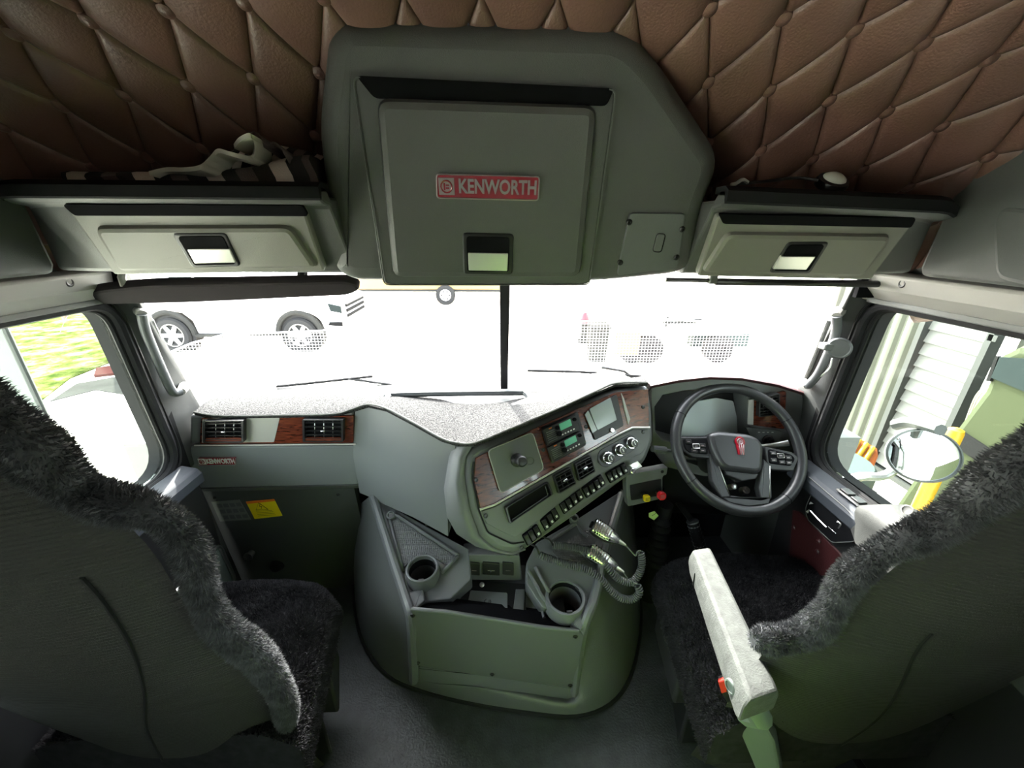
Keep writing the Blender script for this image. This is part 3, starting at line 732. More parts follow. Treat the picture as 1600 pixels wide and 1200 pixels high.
# DIN slot
q = CS.poly([(790, 794), (857, 753), (865, 772), (797, 819)], .020)
s = MB(); Q = [lerp(p, sum(q, V((0, 0, 0)))/4, .06) for p in q]; s.ring(round_poly(q, .004, 2), round_poly(Q, .004, 2), n, .02); slot = kid(s, 'slot', 'black_plastic', stack)
s = MB(); s.slab([p-n*.014 for p in Q], n, .003); kid(s, 'slot_back', 'matt_black', slot)
s = MB(); s.tube(CS.poly([(800, 812), (856, 774), (852, 760)], .012), .0014, 5); kid(s, 'slot_lip', 'side_plastic', slot)
vent(stack, CS, [(866, 744), (892, 730), (901, 756), (874, 772)], .022, 4, 2, 'black')
vent(stack, CS, [(899, 725), (924, 712), (931, 737), (906, 752)], .022, 4, 2, 'black')
# climate knobs on a dark capsule
ca, cb = CS.at(947, 715, .006), CS.at(985, 692, .006); ux = (cb-ca).normalized(); uz = n.cross(ux)
cap = [ca+(ux*math.cos(t)+uz*math.sin(t))*.030 for t in [math.pi/2+math.pi*i/10 for i in range(11)]]+[cb+(ux*math.cos(t)+uz*math.sin(t))*.026 for t in [-math.pi/2+math.pi*i/10 for i in range(11)]]
s = MB(); s.slab(cap, n, .008, .001); hv = kid(s, 'climate_panel', 'black_plastic', stack)
for px, py in ((949, 715), (967, 703), (985, 692)):
    c = CS.at(px, py, .006); k = MB(); k.lathe(c, n, [(.019, 0), (.019, .008), (.0175, .010), (.0155, .010)], 24, (True, False)); ko = kid(k, 'climate_knob', 'chrome', hv)
    k = MB(); k.lathe(c, n, [(.0155, .004), (.0145, .022), (.012, .024), (.003, .024)], 20); kid(k, 'knob_cap', 'black_plastic', ko)
    k = MB(); k.tube([c+n*.0245+(ux*math.cos(a)+uz*math.sin(a))*.011 for a in [i*math.pi/9 for i in range(18)]], .0012, 5, closed=True); kid(k, 'knob_ring', 'chrome_soft', ko)
    k = MB(); k.box(c+n*.0245, .0025, .011, .002, ux, uz, n); kid(k, 'pointer', 'key_white', ko)
# rows of rocker switches along the lower edge
SW = Plane(CS.at(838, 845, .006), CS.at(985, 742, .006), CS.at(838, 845, .006)+V((.03, -.035, -.055)))
groups = [[(824, 842), (831, 836)], [(839, 830)], [(852, 819), (860, 811), (867, 803)], [(881, 793), (889, 787), (897, 780), (905, 773)], [(916, 768), (925, 763), (933, 757), (939, 751)], [(953, 745), (960, 741), (967, 737), (975, 732)]]
pu = (CS.at(980, 735)-CS.at(830, 838)).normalized(); pv = CS.v-pu*CS.v.dot(pu); pv.normalize()
for gi, grp in enumerate(groups):
    a, b = CS.at(*grp[0], .002), CS.at(*grp[-1], .002); s = MB(); wN = .010
    s.slab(round_poly([a-pu*wN-pv*.019, b+pu*wN-pv*.019, b+pu*wN+pv*.019, a-pu*wN+pv*.019], .005, 2), n, .01, .001); bez = kid(s, 'switch_bezel', 'matt_black', stack)
    for px, py in grp:
        c = CS.at(px, py, .006); w = .0128
        k = MB(); k.loft([[c-pu*w/2-pv*.015, c+pu*w/2-pv*.015, c+pu*w/2-pv*.015+n*.006, c-pu*w/2-pv*.015+n*.006], [c-pu*w/2+pv*.001, c+pu*w/2+pv*.001, c+pu*w/2+pv*.001+n*.0035, c-pu*w/2+pv*.001+n*.0035], [c-pu*w/2+pv*.015, c+pu*w/2+pv*.015, c+pu*w/2+pv*.015+n*.010, c-pu*w/2+pv*.015+n*.010]])
        ko = kid(k, 'rocker_switch', 'black_plastic', bez, bevel=.001)
        if gi > 0:
            k = MB(); k.box(c-pv*.007+n*.0056, .006, .0065, .0012, pu, pv, n); kk = bpy.data.objects.new('symbol', k.mesh('symbol', 'key_white')); COL.objects.link(kk); kk.parent = bez
# screen unit: dark bezel, screen with a pale reflection in its colour, left strip
q = CS.poly([(914, 646), (964, 616), (975, 665), (930, 688)], .012); s = MB(); s.slab(round_poly(q, .006, 3), n, .014, .002); su = kid(s, 'display', 'black_plastic', stack)
s = MB(); s.slab(round_poly(CS.poly([(921, 639), (954, 621), (964, 656), (934, 672)], .0132), .003, 2), n, .002, .0004); kid(s, 'screen', 'screen_reflection', su, label='unlit touch screen, pale reflection put into its colour')
s = MB(); s.slab(round_poly(CS.poly([(914, 648), (919, 641), (933, 672), (926, 677)], .0132), .002, 2), n, .002, .0004); kid(s, 'side_strip', 'screen_reflection', su)
s = MB(); s.lathe(CS.at(955.5, 672.5, .012), n, [(.0075, 0), (.0075, .006), (.006, .008), (.002, .008)], 14); kid(s, 'dial', 'chrome_soft', su)
# pale wedge trims beside the screen
s = MB(); s.slab(CS.poly([(971, 614), (975, 622), (985, 655), (982, 664), (976, 640)], .010), n, .006, .001); kid(s, 'trim_wedge', 'trim_plastic', stack)
# tissue-thin clip and key at the stack's far end
s = MB(); s.slab(CS.poly([(983, 727), (996, 720), (1004, 729), (992, 735)], .03), n, .004, .001); kid(s, 'flap', 'chrome_soft', stack)
s = MB(); s.tube([CS.at(989, 736, .03)+(CS.u*math.cos(a)+CS.v*math.sin(a))*.007 for a in [i*math.pi/6 for i in range(12)]], .002, 6, closed=True); kid(s, 'ring', 'chrome', stack)

# ---- two radios sit in the bay
def radio(quad, where):
    q = CS.poly(quad, .020); c = sum(q, V((0, 0, 0)))/4
    r = thing('two_way_radio', 'black two-way radio with a green display, %s of the pair' % where, 'radio', c-n*.01, 'two-way radios in the centre stack')
    s = MB(); s.slab(round_poly(q, .005, 2), n, .013, .003); kid(s, 'body', 'black_plastic', r)
    ux = ((q[1]-q[0])+(q[2]-q[3])).normalized(); uy = ((q[0]-q[3])+(q[1]-q[2])).normalized(); L = (q[1]-q[0]).length; H = (q[0]-q[3]).length
    def pt(a, b, o=.0): return q[3]+(q[2]-q[3])*a+(q[0]-q[3])*b+n*o
    s = MB(); s.slab([pt(.46, .46, .001), pt(.80, .46, .001), pt(.80, .88, .001), pt(.46, .88, .001)], n, .002); kid(s, 'lcd', 'lcd_green', r, label='green display')
    for i in range(6):
        t = .14+.115*i; s = MB(); s.tube([pt(.06, t, .0012), pt(.31, t, .0012)], .0016, 5); kid(s, 'grille_bar', 'side_plastic', r)
    for a, b, rad in ((.38, .72, .0062), (.39, .34, .0075), (.90, .74, .0055)):
        s = MB(); s.lathe(pt(a, b), n, [(rad, 0), (rad, .007), (rad*.8, .009), (rad*.2, .009)], 12); kid(s, 'knob', 'matt_black', r)
    for i in range(5):
        s = MB(); s.box(pt(.48+.085*i, .20, .001), .0048, .0035, .002, ux, uy, n); kid(s, 'key', 'key_white', r)
    s = MB(); s.box(pt(.20, .88, .001), .010, .003, .001, ux, uy, n); kid(s, 'maker_label', 'warn_orange', r)
    return r
radio([(848, 671), (901, 647), (907, 671), (855, 696)], 'upper')
radio([(856, 699), (909, 673), (915, 694), (863, 722)], 'lower')

# ---- binnacle, with the instrument screen set back in it
BP = Plane(at(1020, 690, Y=1.22), at(1260, 700, Y=1.22), at(1020, 610, Y=1.23)); bn = BP.n
outer = [(1018, 602), (1060, 593), (1110, 588), (1160, 590), (1215, 600), (1254, 612), (1262, 650), (1264, 725), (1180, 742), (1100, 745), (1040, 730), (1020, 700)]
hole = [(1023, 636), (1036, 617), (1070, 610), (1120, 608), (1158, 610), (1166, 620), (1169, 650), (1171, 690), (1140, 700), (1080, 700), (1034, 687), (1024, 674)]
mb = MB(); mb.ring(BP.poly(outer), BP.poly(hole), bn, .10); bin_ = kid(mb, 'binnacle', 'stack_plastic', dash, bevel=.004)
mb = MB(); A = BP.poly(hole); B_ = [p-bn*.085 for p in A]; mb.slab(B_, bn, .01); kid(mb, 'recess_back', 'black_plastic', bin_)
SP = Plane(BP.fr2(0, 0, -.075), BP.fr2(1, 0, -.075), BP.fr2(0, 1, -.075))
mb = MB(); mb.slab(round_poly(SP.poly([(1062, 682), (1066, 652), (1084, 628), (1120, 622), (1146, 627), (1151, 650), (1156, 680)]), .006, 3), bn, .006, .001); kid(mb, 'instrument_screen', 'cluster_reflection', bin_, label='unlit instrument screen, bright reflection put into its colour')
# hood over it, running to the windscreen
mb = MB(); top = [(1016, 602), (1060, 593), (1110, 588), (1160, 590), (1215, 600), (1256, 613)]
mb.loft([[BP.at(x, y+5, 0), BP.at(x, y+1, .014), BP.at(x, y-1, .006), V((BP.at(x, y).x, 1.33, BP.at(x, y).z-.005)), V((BP.at(x, y).x, 1.45, .87)), V((BP.at(x, y).x, 1.45, .80)), BP.at(x, y+9, -.02)] for x, y in top]); kid(mb, 'hood', 'leather_burgundy', bin_, smooth=60)
# wood panel with vent right of the wheel
q = [(1173, 626), (1229, 611), (1226, 671), (1172, 664)]
s = MB(); s.slab(round_poly(BP.poly(q, .012), .008, 3), bn, .012, .002); wr = kid(s, 'wood_panel', 'wood_veneer', bin_, label='glossy wood veneer panel')
s = MB(); s.slab(BP.poly([(1170, 625), (1178, 624), (1177, 664), (1168, 663)], .0135), bn, .004); kid(s, 'pale_insert', 'trim_plastic', wr)
vent(wr, BP, [(1187, 622), (1219, 615), (1218, 648), (1186, 652)], .030, 6, 3, 'wood_veneer', tab=False)
s = MB(); s.slab(round_poly(BP.poly([(1166, 668), (1222, 674), (1216, 702), (1180, 700)], .01), .004, 2), bn, .01, .002); sp = kid(s, 'switch_panel', 'stack_plastic', bin_)
s = MB(); s.lathe(BP.at(1199, 687, .01), bn, [(.019, 0), (.019, .004), (.015, .006), (.0145, .018), (.012, .02), (.003, .02)], 20); kid(s, 'light_knob', 'black_plastic', sp)
for i in range(4):
    s = MB(); s.box(BP.at(1186+i*7, 675.5, .011), .007, .003, .001, BP.u, BP.v, bn); kid(s, 'symbol', 'key_white', sp)
# knee panel, column and pedestal under the binnacle
mb = MB(); mb.loft([[at(x, y, Y=yy) for x, y, yy in r] for r in (
    [(1036, 712, 1.22), (1036, 742, 1.24), (1040, 800, 1.36)], [(1150, 730, 1.20), (1150, 760, 1.22), (1150, 805, 1.36)], [(1262, 715, 1.20), (1266, 760, 1.24), (1268, 812, 1.34)])], close=False)
kid(mb, 'knee_panel', 'black_plastic', dash, smooth=60)
# parking-brake panel below the stack
PB = Plane(at(980, 745, Y=1.13), at(1040, 738, Y=1.15), at(980, 790, Y=1.115))
s = MB(); s.slab(round_poly(PB.poly([(978, 742), (1044, 730), (1042, 742), (1036, 744), (1036, 779), (982, 792), (979, 770)]), .005, 2), PB.n, .03, .003); pb = kid(s, 'brake_panel', 'stack_plastic', dash)
s = MB(); s.slab(round_poly(PB.poly([(984, 758), (1033, 748), (1033, 774), (986, 782)], .001), .004, 2), PB.n, .003); kid(s, 'recess', 'black_plastic', pb)
screw_on(PB, 1035, 737, .001, pb)
for px, py, m, nm, sides in ((1004, 772, 'yellow_knob', 'square', 4), (1027, 768, 'red_knob', 'octagonal', 8)):
    c = PB.at(px, py, .004); s = MB(); s.lathe(c, PB.n, [(.008, 0), (.008, .024)], 10); st = kid(s, 'brake_knob_stem', 'black_plastic', pb)
    s = MB(); rr = .0155 if sides == 4 else .0165
    ring = [PB.u*math.cos(2*math.pi*(k+.5)/sides)*rr+PB.v*math.sin(2*math.pi*(k+.5)/sides)*rr for k in range(sides)]
    ring = round_poly(ring, .006 if sides == 4 else .002, 3)
    s.loft([[c+p*k+PB.n*h for p in ring] for k, h in ((.9, .020), (1.0, .024), (1.0, .032), (.88, .036))]); kb = kid(s, 'brake_knob', m, st, label='%s push knob, %s' % (nm, m.split('_')[0]))
    for i in (-1, 0, 1):
        l = MB(); l.box(c+PB.n*.0365+PB.v*.005*i, .016, .0018, .001, PB.u, PB.v, PB.n)
        lo = bpy.data.objects.new('lettering', l.mesh('lettering', 'black_plastic' if sides == 4 else 'badge_silver')); COL.objects.link(lo); lo.parent = st

# ---- carpet mat on the dash
mt = thing('dash_mat', 'grey flecked carpet mat covering the dashboard top', 'mat', (-.3, 1.3, .86))
fr = [(303, 643, 1.205), (325, 647, 1.20), (360, 649, 1.20), (440, 648, 1.20), (520, 646, 1.20), (548, 639, 1.205), (575, 631, 1.21), (603, 637, 1.165), (645, 659, 1.085), (690, 684, 1.01), (715, 691, .985), (742, 691, .97), (790, 672, .995), (830, 655, 1.03), (880, 634, 1.08), (930, 611, 1.14), (962, 598, 1.19), (1012, 597, 1.215)]
mb = MB(); rings = []
for i, (x, y, Y) in enumerate(fr):
    a = at(x, y, Y=Y); t = i/(len(fr)-1); bx = lerp(-1.08, .56, min(1, t*1.05))
    bx = max(bx, a.x-.12) if i < 9 else bx
    b = V((bx, 1.455, .868 if i < 13 else lerp(.868, .93, (i-12)/5)))
    row = [a+V((0, 0, -.014)), a+V((0, -.004, -.004))]
    for k in range(1, 8):
        u = k/8; p = a.lerp(b, u); p.z += .010*math.sin(u*math.pi); row.append(p)
    row += [b, b+V((0, 0, -.015))]; rings.append(row)
mb.loft(rings, close=False); o = kid(mb, 'carpet', 'mat_carpet', mt, smooth=70)
e = MB(); e.tube(smooth_path([at(x, y+1, Y=Y-.004) for x, y, Y in fr], 4), .0035, 6); kid(e, 'bound_edge', 'armrest_vinyl', mt)
# open bin let into the mat
bq = [at(612, 616, Z=.885), at(812, 613, Z=.885), at(822, 624, Z=.885), at(700, 640, Z=.885), at(618, 628, Z=.885)]
bin2 = thing('dash_bin', 'shallow open tray with a raised rim on the dash mat', 'tray', at(715, 625, Z=.88))
tq = [at(604, 634, Z=.900), at(607, 621, Z=.910), at(622, 616, Z=.912), at(805, 613, Z=.912), at(822, 615, Z=.912), at(829, 625, Z=.905), at(816, 634, Z=.90)]
s = MB(); s.tube(smooth_path(tq, 5), .013, 8); kid(s, 'rim', 'console_plastic', bin2)
s = MB(); fl = [at(609, 630, Z=.8925), at(614, 616, Z=.8925), at(806, 611, Z=.8925), at(822, 616, Z=.8925), at(822, 627, Z=.8925), at(720, 648, Z=.8925), at(650, 640, Z=.8925)]
s.slab(fl, V((0, 0, 1)), .01); kid(s, 'floor_pad', 'dash_plastic', bin2)
# ================================================================== steering wheel
SC = V((.774, 1.10, .819)); th = math.radians(42)
WPn = V((0, -math.cos(th), math.sin(th))); WU = V((1, 0, 0)); WV = WPn.cross(WU)
WP = Plane(SC, SC+WU, SC+WV)
sw = thing('steering_wheel', 'black leather steering wheel with red emblem on its hub', 'steering wheel', SC)
s = MB(); N = 72
def rimpt(a, r=.204): return SC+(WU*math.cos(a)+WV*math.sin(a))*r
s.tube([rimpt(2*math.pi*i/N) for i in range(N)], .0175, 14, closed=True, up=WPn); kid(s, 'rim', 'wheel_leather', sw, smooth=80)
for a in (25, 148, 212, 305):
    t = MB(); a0 = math.radians(a); c = rimpt(a0); rd = (c-SC).normalized(); t.tube([c+(rd*math.cos(k*math.pi/8)+WPn*math.sin(k*math.pi/8))*.0178 for k in range(16)], .0008, 4, closed=True); kid(t, 'stitch_seam', 'matt_black', sw)
hub = MB(); hq = [(1108, 677), (1120, 672.5), (1170, 677), (1187, 684), (1195, 697), (1193, 735), (1184, 740), (1134, 734), (1122, 722), (1111, 695)]
P = round_poly(WP.poly(hq, .028), .018, 4)
hub.loft([[p-WPn*.05 for p in P], [p-WPn*.012 for p in P], [p-WPn*.004 for p in inset(P, WPn, .004)], inset(P, WPn, .010), [p+WPn*.002 for p in inset(P, WPn, .015)]])
hub = kid(hub, 'hub', 'wheel_leather', sw, smooth=60)
q = [(1131, 734), (1186, 740), (1182, 748), (1160, 752), (1134, 742)]; s = MB(); s.slab(WP.poly(q, .012), WPn, .03, .004); kid(s, 'hub_lower', 'black_plastic', hub)
for quad, pad, keys, nm in (([(1060, 682), (1109, 682), (1113, 716), (1082, 714), (1066, 704)], [(1068, 686), (1105, 685), (1107, 710), (1077, 707), (1070, 699)], [(1076, 690), (1088, 697), (1098, 696), (1085, 704), (1098, 704)], 'left'),
                            ([(1194, 697), (1238, 706), (1250, 716), (1240, 736), (1199, 733)], [(1201, 701), (1237, 710), (1243, 717), (1237, 728), (1203, 724)], [(1208, 708), (1220, 712), (1232, 715), (1209, 719), (1222, 722), (1233, 723)], 'right')):
    s = MB(); s.slab(round_poly(WP.poly(quad, .008), .006, 2), WPn, .022, .004); so = kid(s, 'spoke', 'black_plastic', sw)
    s = MB(); s.slab(round_poly(WP.poly(pad, .012), .008, 3), WPn, .008, .002); kid(s, 'key_pad', 'matt_black', so)
    for i, (x, y) in enumerate(keys):
        s = MB(); s.box(WP.at(x, y, .0125), .019, .0125, .004, WU, WV, WPn); kid(s, 'key', 'screw_black', so, bevel=.0015)
        s = MB(); s.box(WP.at(x, y, .0148), .009, .002, .0006, WU, WV, WPn); kid(s, 'symbol', 'badge_silver', so)
    x, y = keys[1] if nm == 'left' else keys[1]
    s = MB(); rq = [WP.at(x, y, .0155)+WU*a+WV*b for a, b in ((-.011, -.007), (.011, -.007), (.011, .007), (-.011, .007))]; s.tube(round_poly(rq, .003, 3), .0009, 5, closed=True); kid(s, 'key_ring', 'chrome_soft', so)
for quad in ([(1108, 708), (1118, 712), (1142, 777), (1128, 778), (1112, 752)], [(1193, 716), (1204, 728), (1207, 778), (1190, 783), (1184, 762)], [(1126, 776), (1142, 774), (1188, 780), (1206, 776), (1202, 788), (1170, 792), (1140, 786)]):
    s = MB(); s.slab(round_poly(WP.poly(quad, .010), .004, 2), WPn, .02, .004); kid(s, 'lower_spoke', 'wheel_leather', sw)
for line in ([(1118, 714), (1141, 776)], [(1203, 728), (1203, 778)]):
    s = MB(); s.tube(WP.poly(line, .011), .0013, 5); kid(s, 'bright_line', 'chrome_soft', sw)
# red emblem on the hub: round head over a tapering fluted tail
ec = WP.at(1156, 690, .0325)
s = MB(); s.lathe(ec, WPn, [(.0165, -.004), (.0165, .001), (.013, .0025), (.012, .001), (.002, .001)], 18); em = kid(s, 'emblem', 'badge_red', hub, label='red and silver emblem')
s = MB(); q = [WP.at(1150, 693, .0335), WP.at(1163, 694, .0335), WP.at(1164, 711, .0335), WP.at(1154, 710, .0335)]; s.slab(q, WPn, .004, .001); kid(s, 'emblem_tail', 'badge_red', hub)
for t in (.35, .62, .88):
    s = MB(); s.tube([q[0].lerp(q[1], t)+WPn*.0005, q[3].lerp(q[2], t)+WPn*.0005], .0011, 5); kid(s, 'emblem_flute', 'badge_silver', hub)
s = MB(); s.tube([ec+WPn*.0015+(WU*math.cos(a)+WV*math.sin(a))*.0085 for a in [i*math.pi/8 for i in range(16)]], .0012, 5, closed=True); kid(s, 'emblem_ring', 'badge_silver', hub)
for dx, dy, w, h in ((-.003, 0, .002, .009), (.0015, .002, .006, .002), (.0015, -.002, .006, .002)):
    s = MB(); s.box(ec+WPn*.0018+WU*dx+WV*dy, w, h, .001, WU, WV, WPn); kid(s, 'emblem_letter', 'badge_silver', hub)
# column, its stalks and ignition
sc_ = thing('steering_column', 'black steering column shroud with an indicator stalk and key barrel', 'column', SC-WPn*.3)
s = MB(); s.lathe(SC-WPn*.04, -WPn, [(.045, 0), (.06, .02), (.065, .06), (.06, .20), (.05, .30)], 18); kid(s, 'shroud', 'black_plastic', sc_)
a, b = at(1052, 705, Y=1.16), at(1019, 701, Y=1.14)
s = MB(); s.tube([SC-WPn*.08, a+(SC-WPn*.08-a)*.3, a, a.lerp(b, .35), a.lerp(b, .4), b], lambda t: .006 if t < .62 else (.013 if t < .95 else .011), 10); kid(s, 'indicator_stalk', 'console_plastic', sc_)
a, b = at(1232, 692, Y=1.16), at(1214, 695, Y=1.17)
s = MB(); s.tube([SC-WPn*.08, b, a], lambda t: .006+.005*t, 10); kid(s, 'gear_stalk', 'chrome_soft', sc_)
kc = WP.at(1165, 766, -.045); s = MB(); s.lathe(kc, WPn, [(.012, -.02), (.012, .004), (.008, .006), (.008, .012), (.002, .012)], 14); kid(s, 'key_barrel', 'chrome_soft', sc_)
kc = WP.at(1146, 760, -.045); s = MB(); s.lathe(kc, WPn, [(.010, -.02), (.010, .004), (.005, .006), (.001, .006)], 12); kid(s, 'column_bolt', 'chrome_soft', sc_)
# black gaiter with a green tag, and a pedal arm, in the driver's footwell
ga = thing('column_gaiter', 'black ribbed gaiter with a lime tag in the driver footwell', 'gaiter', V((.62, 1.32, .02)))
c0 = at(1028, 850, Y=1.24); s = MB(); pr_ = []
for i in range(15): pr_.append((.042+.010*(i % 2)-(.0012*i if i > 6 else 0), -.10+i*.017))
s.lathe(c0, (0, 0, 1), [(.055, -.30)]+pr_+[(.03, .15), (.03, .20)], 18); kid(s, 'bellows', 'black_rubber', ga)
tq = [at(1014, 802, Y=1.18), at(1023, 799, Y=1.18), at(1029, 806, Y=1.18), at(1022, 813, Y=1.18), at(1014, 808, Y=1.18)]; s = MB(); s.slab(tq, V((0, -1, 0)), .002); kid(s, 'paper_tag', 'tag_green', ga, label='lime paper tag')
tq = [at(1019, 806, Y=1.179), at(1025, 802, Y=1.179)]; s = MB(); s.tube(tq, .001, 4); kid(s, 'tag_print', 'screw_black', ga)
pe = thing('brake_pedal', 'black ribbed pedal arm in the driver footwell', 'pedal', at(1090, 850, Y=1.2))
s = MB(); s.tube([at(1082, 815, Y=1.20), at(1088, 835, Y=1.18), at(1096, 862, Y=1.16)], .022, 12); kid(s, 'pad', 'black_rubber', pe)
s = MB(); s.tube([at(1082, 815, Y=1.20), V((at(1082, 815, Y=1.20).x, 1.45, .40)), V((at(1082, 815, Y=1.20).x, 1.575, .42))], .012, 8); kid(s, 'arm', 'black_plastic', pe)
for i in range(9):
    p = at(1082, 815, Y=1.20).lerp(at(1096, 862, Y=1.16), i/8); s = MB(); s.lathe(p, (at(1096, 862, Y=1.16)-at(1082, 815, Y=1.20)), [(.0225, -.003), (.024, 0), (.0225, .003)], 12); kid(s, 'rib', 'console_plastic', pe)

# ================================================================== centre console over the engine
cc = thing('centre_console', 'dark padded engine-cover console with trays, cup holders and map pocket', 'console', (0, 1.0, 0))
basep = [(552, 868), (553, 905), (556, 950), (570, 1005), (606, 1053), (660, 1078), (740, 1098), (830, 1112), (900, 1117), (952, 1098), (982, 1058), (997, 1000), (1000, 950), (996, 900), (988, 855)]
topp = [(580, 774, 0), (596, 822, 0), (612, 876, 0), (630, 930, 0), (642, 985, .84), (648, 1058, .838), (740, 1073, .823), (830, 1085, .813), (897, 1092, .803), (903, 1040, .812), (912, 985, .83), (927, 938, 0), (940, 888, 0), (956, 832, 0), (976, 768, 0)]
DK = Plane((0, .84, .405), (.3, .84, .405), (0, 1.20, .56)); dn = DK.n
rings = []
for (bx, by), (tx, ty, tY) in zip(basep, topp):
    B = at(bx, by, Z=.015); T = at(tx, ty, Y=tY) if tY else DK.at(tx, ty, .008); out = B-T; out.z = 0
    row = [B+V((0, 0, -.015)), B]
    for u in (.2, .4, .6, .8): row.append(B.lerp(T, u)+out*(.20*math.sin(u*math.pi))+V((0, 0, .02*math.sin(u*math.pi))))
    row += [T, T+V((0, .04, -.02))]; rings.append(row)
# smooth along the outline
sm = []
for i in range(len(rings[0])): sm.append(smooth_path([r[i] for r in rings], 4))
rings = [list(x) for x in zip(*sm)]
s = MB(); s.loft(rings, close=False); kid(s, 'padded_skirt', 'skirt_leather', cc, smooth=80)
s = MB(); s.tube(smooth_path([at(x, y, Z=.008) for x, y in basep], 4), .011, 8); kid(s, 'edge_piping', 'black_rubber', cc)
DK = Plane((0, .84, .405), (.3, .84, .405), (0, 1.20, .56)); dn = DK.n
def dk(name, px, off, t, m, bev=.004, parent=cc, rnd=.006, **k):
    s = MB(); s.slab(round_poly(DK.poly(px, off), rnd, 3), dn, t, bev); return kid(s, name, m, parent, **k)
ld = dk('left_deck', [(575, 774), (600, 786), (733, 858), (736, 905), (704, 936), (668, 940), (641, 955), (622, 895)], 0, .12, 'console_plastic')
rd = dk('right_deck', [(838, 848), (900, 812), (978, 762), (962, 815), (944, 875), (928, 940), (904, 985), (884, 966), (846, 948), (822, 912), (822, 880)], 0, .12, 'console_plastic')
# raised outer rails
for pts in ([(583, 776, .012), (606, 850, .012), (632, 930, .012), (642, 965, .006), (645, 1010, -.0), (647, 1062, 0)], [(972, 772, .012), (948, 850, .012), (930, 930, .012), (915, 970, .008), (906, 1010, 0), (898, 1082, 0)]):
    s = MB(); pp = [DK.at(x, y, o) if i < 4 else at(x, y, Y=.835 if x < 800 else .815) for i, (x, y, o) in enumerate(pts)]
    s.tube(smooth_path(pp, 6), .015, 10, flat=1.1); kid(s, 'rail', 'console_plastic', cc)
# left tray with rubber insert, bounded by ribs
tr = dk('tray_insert', [(610, 810), (622, 812), (712, 870), (700, 884), (672, 868), (645, 872), (630, 888), (626, 880)], .004, .006, 'tray_rubber', .001, ld, .004)
for ln in ([(606, 803), (622, 806), (716, 868)], [(606, 803), (630, 892)], [(716, 868), (690, 895)]):
    s = MB(); s.tube(DK.poly(ln, .006), .006, 8); kid(s, 'rib', 'console_plastic', ld)
s = MB(); s.lathe(DK.at(611, 806, .004), dn, [(.017, -.01), (.016, .008), (.011, .010), (.009, .004), (.002, .004)], 16); kid(s, 'boss', 'console_plastic', ld)
s = MB(); s.lathe(DK.at(611, 806, .009), dn, [(.008, 0), (.007, .003), (.002, .003)], 10); kid(s, 'screw', 'screw_black', ld)
screw_on(DK, 667, 819, .003, ld)
# right tray
dk('tray_insert', [(862, 862), (900, 835), (940, 818), (936, 838), (912, 880), (886, 884)], .003, .005, 'tray_rubber', .001, rd, .004)
for ln in ([(858, 846), (900, 818), (908, 830), (918, 838)], [(905, 858), (925, 878), (940, 878)], [(826, 892), (846, 930), (860, 948)], [(836, 886), (858, 926)]):
    s = MB(); s.tube(DK.poly(ln, .006), .006, 8); kid(s, 'rib', 'console_plastic', rd)
s = MB(); s.lathe(DK.at(897, 811, .004), dn, [(.017, -.01), (.016, .010), (.011, .012), (.009, .006), (.002, .006)], 16); kid(s, 'boss', 'console_plastic', rd)
s = MB(); s.lathe(DK.at(897, 811, .011), dn, [(.008, 0), (.007, .003), (.002, .003)], 10); kid(s, 'screw', 'screw_black', rd)
# cup holders: a raised collar round a deep dark well
def cut(o, cutter):
    c = bpy.data.objects.new('cutter', cutter.mesh('cutter', None)); COL.objects.link(c)
    c.location = -o.matrix_world.translation if False else V((0, 0, 0)); bpy.context.view_layer.update()
    m = o.modifiers.new('b', 'BOOLEAN'); m.operation = 'DIFFERENCE'; m.object = c; m.solver = 'EXACT'
    me = bpy.data.meshes.new_from_object(o.evaluated_get(bpy.context.evaluated_depsgraph_get())); o.modifiers.remove(m); o.data = me
    bpy.data.objects.remove(c)
def cup(par, px, py, r, h, label):
    c = DK.at(px, py, 0); up = V((0, -.10, 1)).normalized()
    s = MB(); s.lathe(c-up*.3, up, [(r*1.1, 0), (r*1.1, .5)], 28); cut(par, s)
    s = MB(); s.lathe(c, up, [(r*1.25, -.03), (r*1.22, h*.6), (r*1.17, h), (r*1.10, h*1.06), (r*1.02, h), (r, h*.85), (r*.97, -.02), (r*.94, -.09)], 32, (False, False)); o = kid(s, 'cup_holder', 'console_plastic', par)
    s = MB(); s.lathe(c, up, [(r*.97, -.088), (r*.2, -.087)], 24); kid(s, 'well_floor', 'matt_black', o)
    s = MB(); s.lathe(c, up, [(r*.985, h*.55), (r*.95, -.088)], 32, (False, False)); kid(s, 'well_wall', 'matt_black', o)
    for k in range(3):
        a = .6+k*2.1; d = V((math.cos(a), math.sin(a), 0)); s = MB(); s.box(c+d*r*1.0+up*h*.8, .006, .016, .006, d, up.cross(d), up); kid(s, 'finger', 'black_plastic', o)
cup(ld, 661, 897, .043, .030, 'left'); cup(rd, 883, 936, .051, .014, 'right')
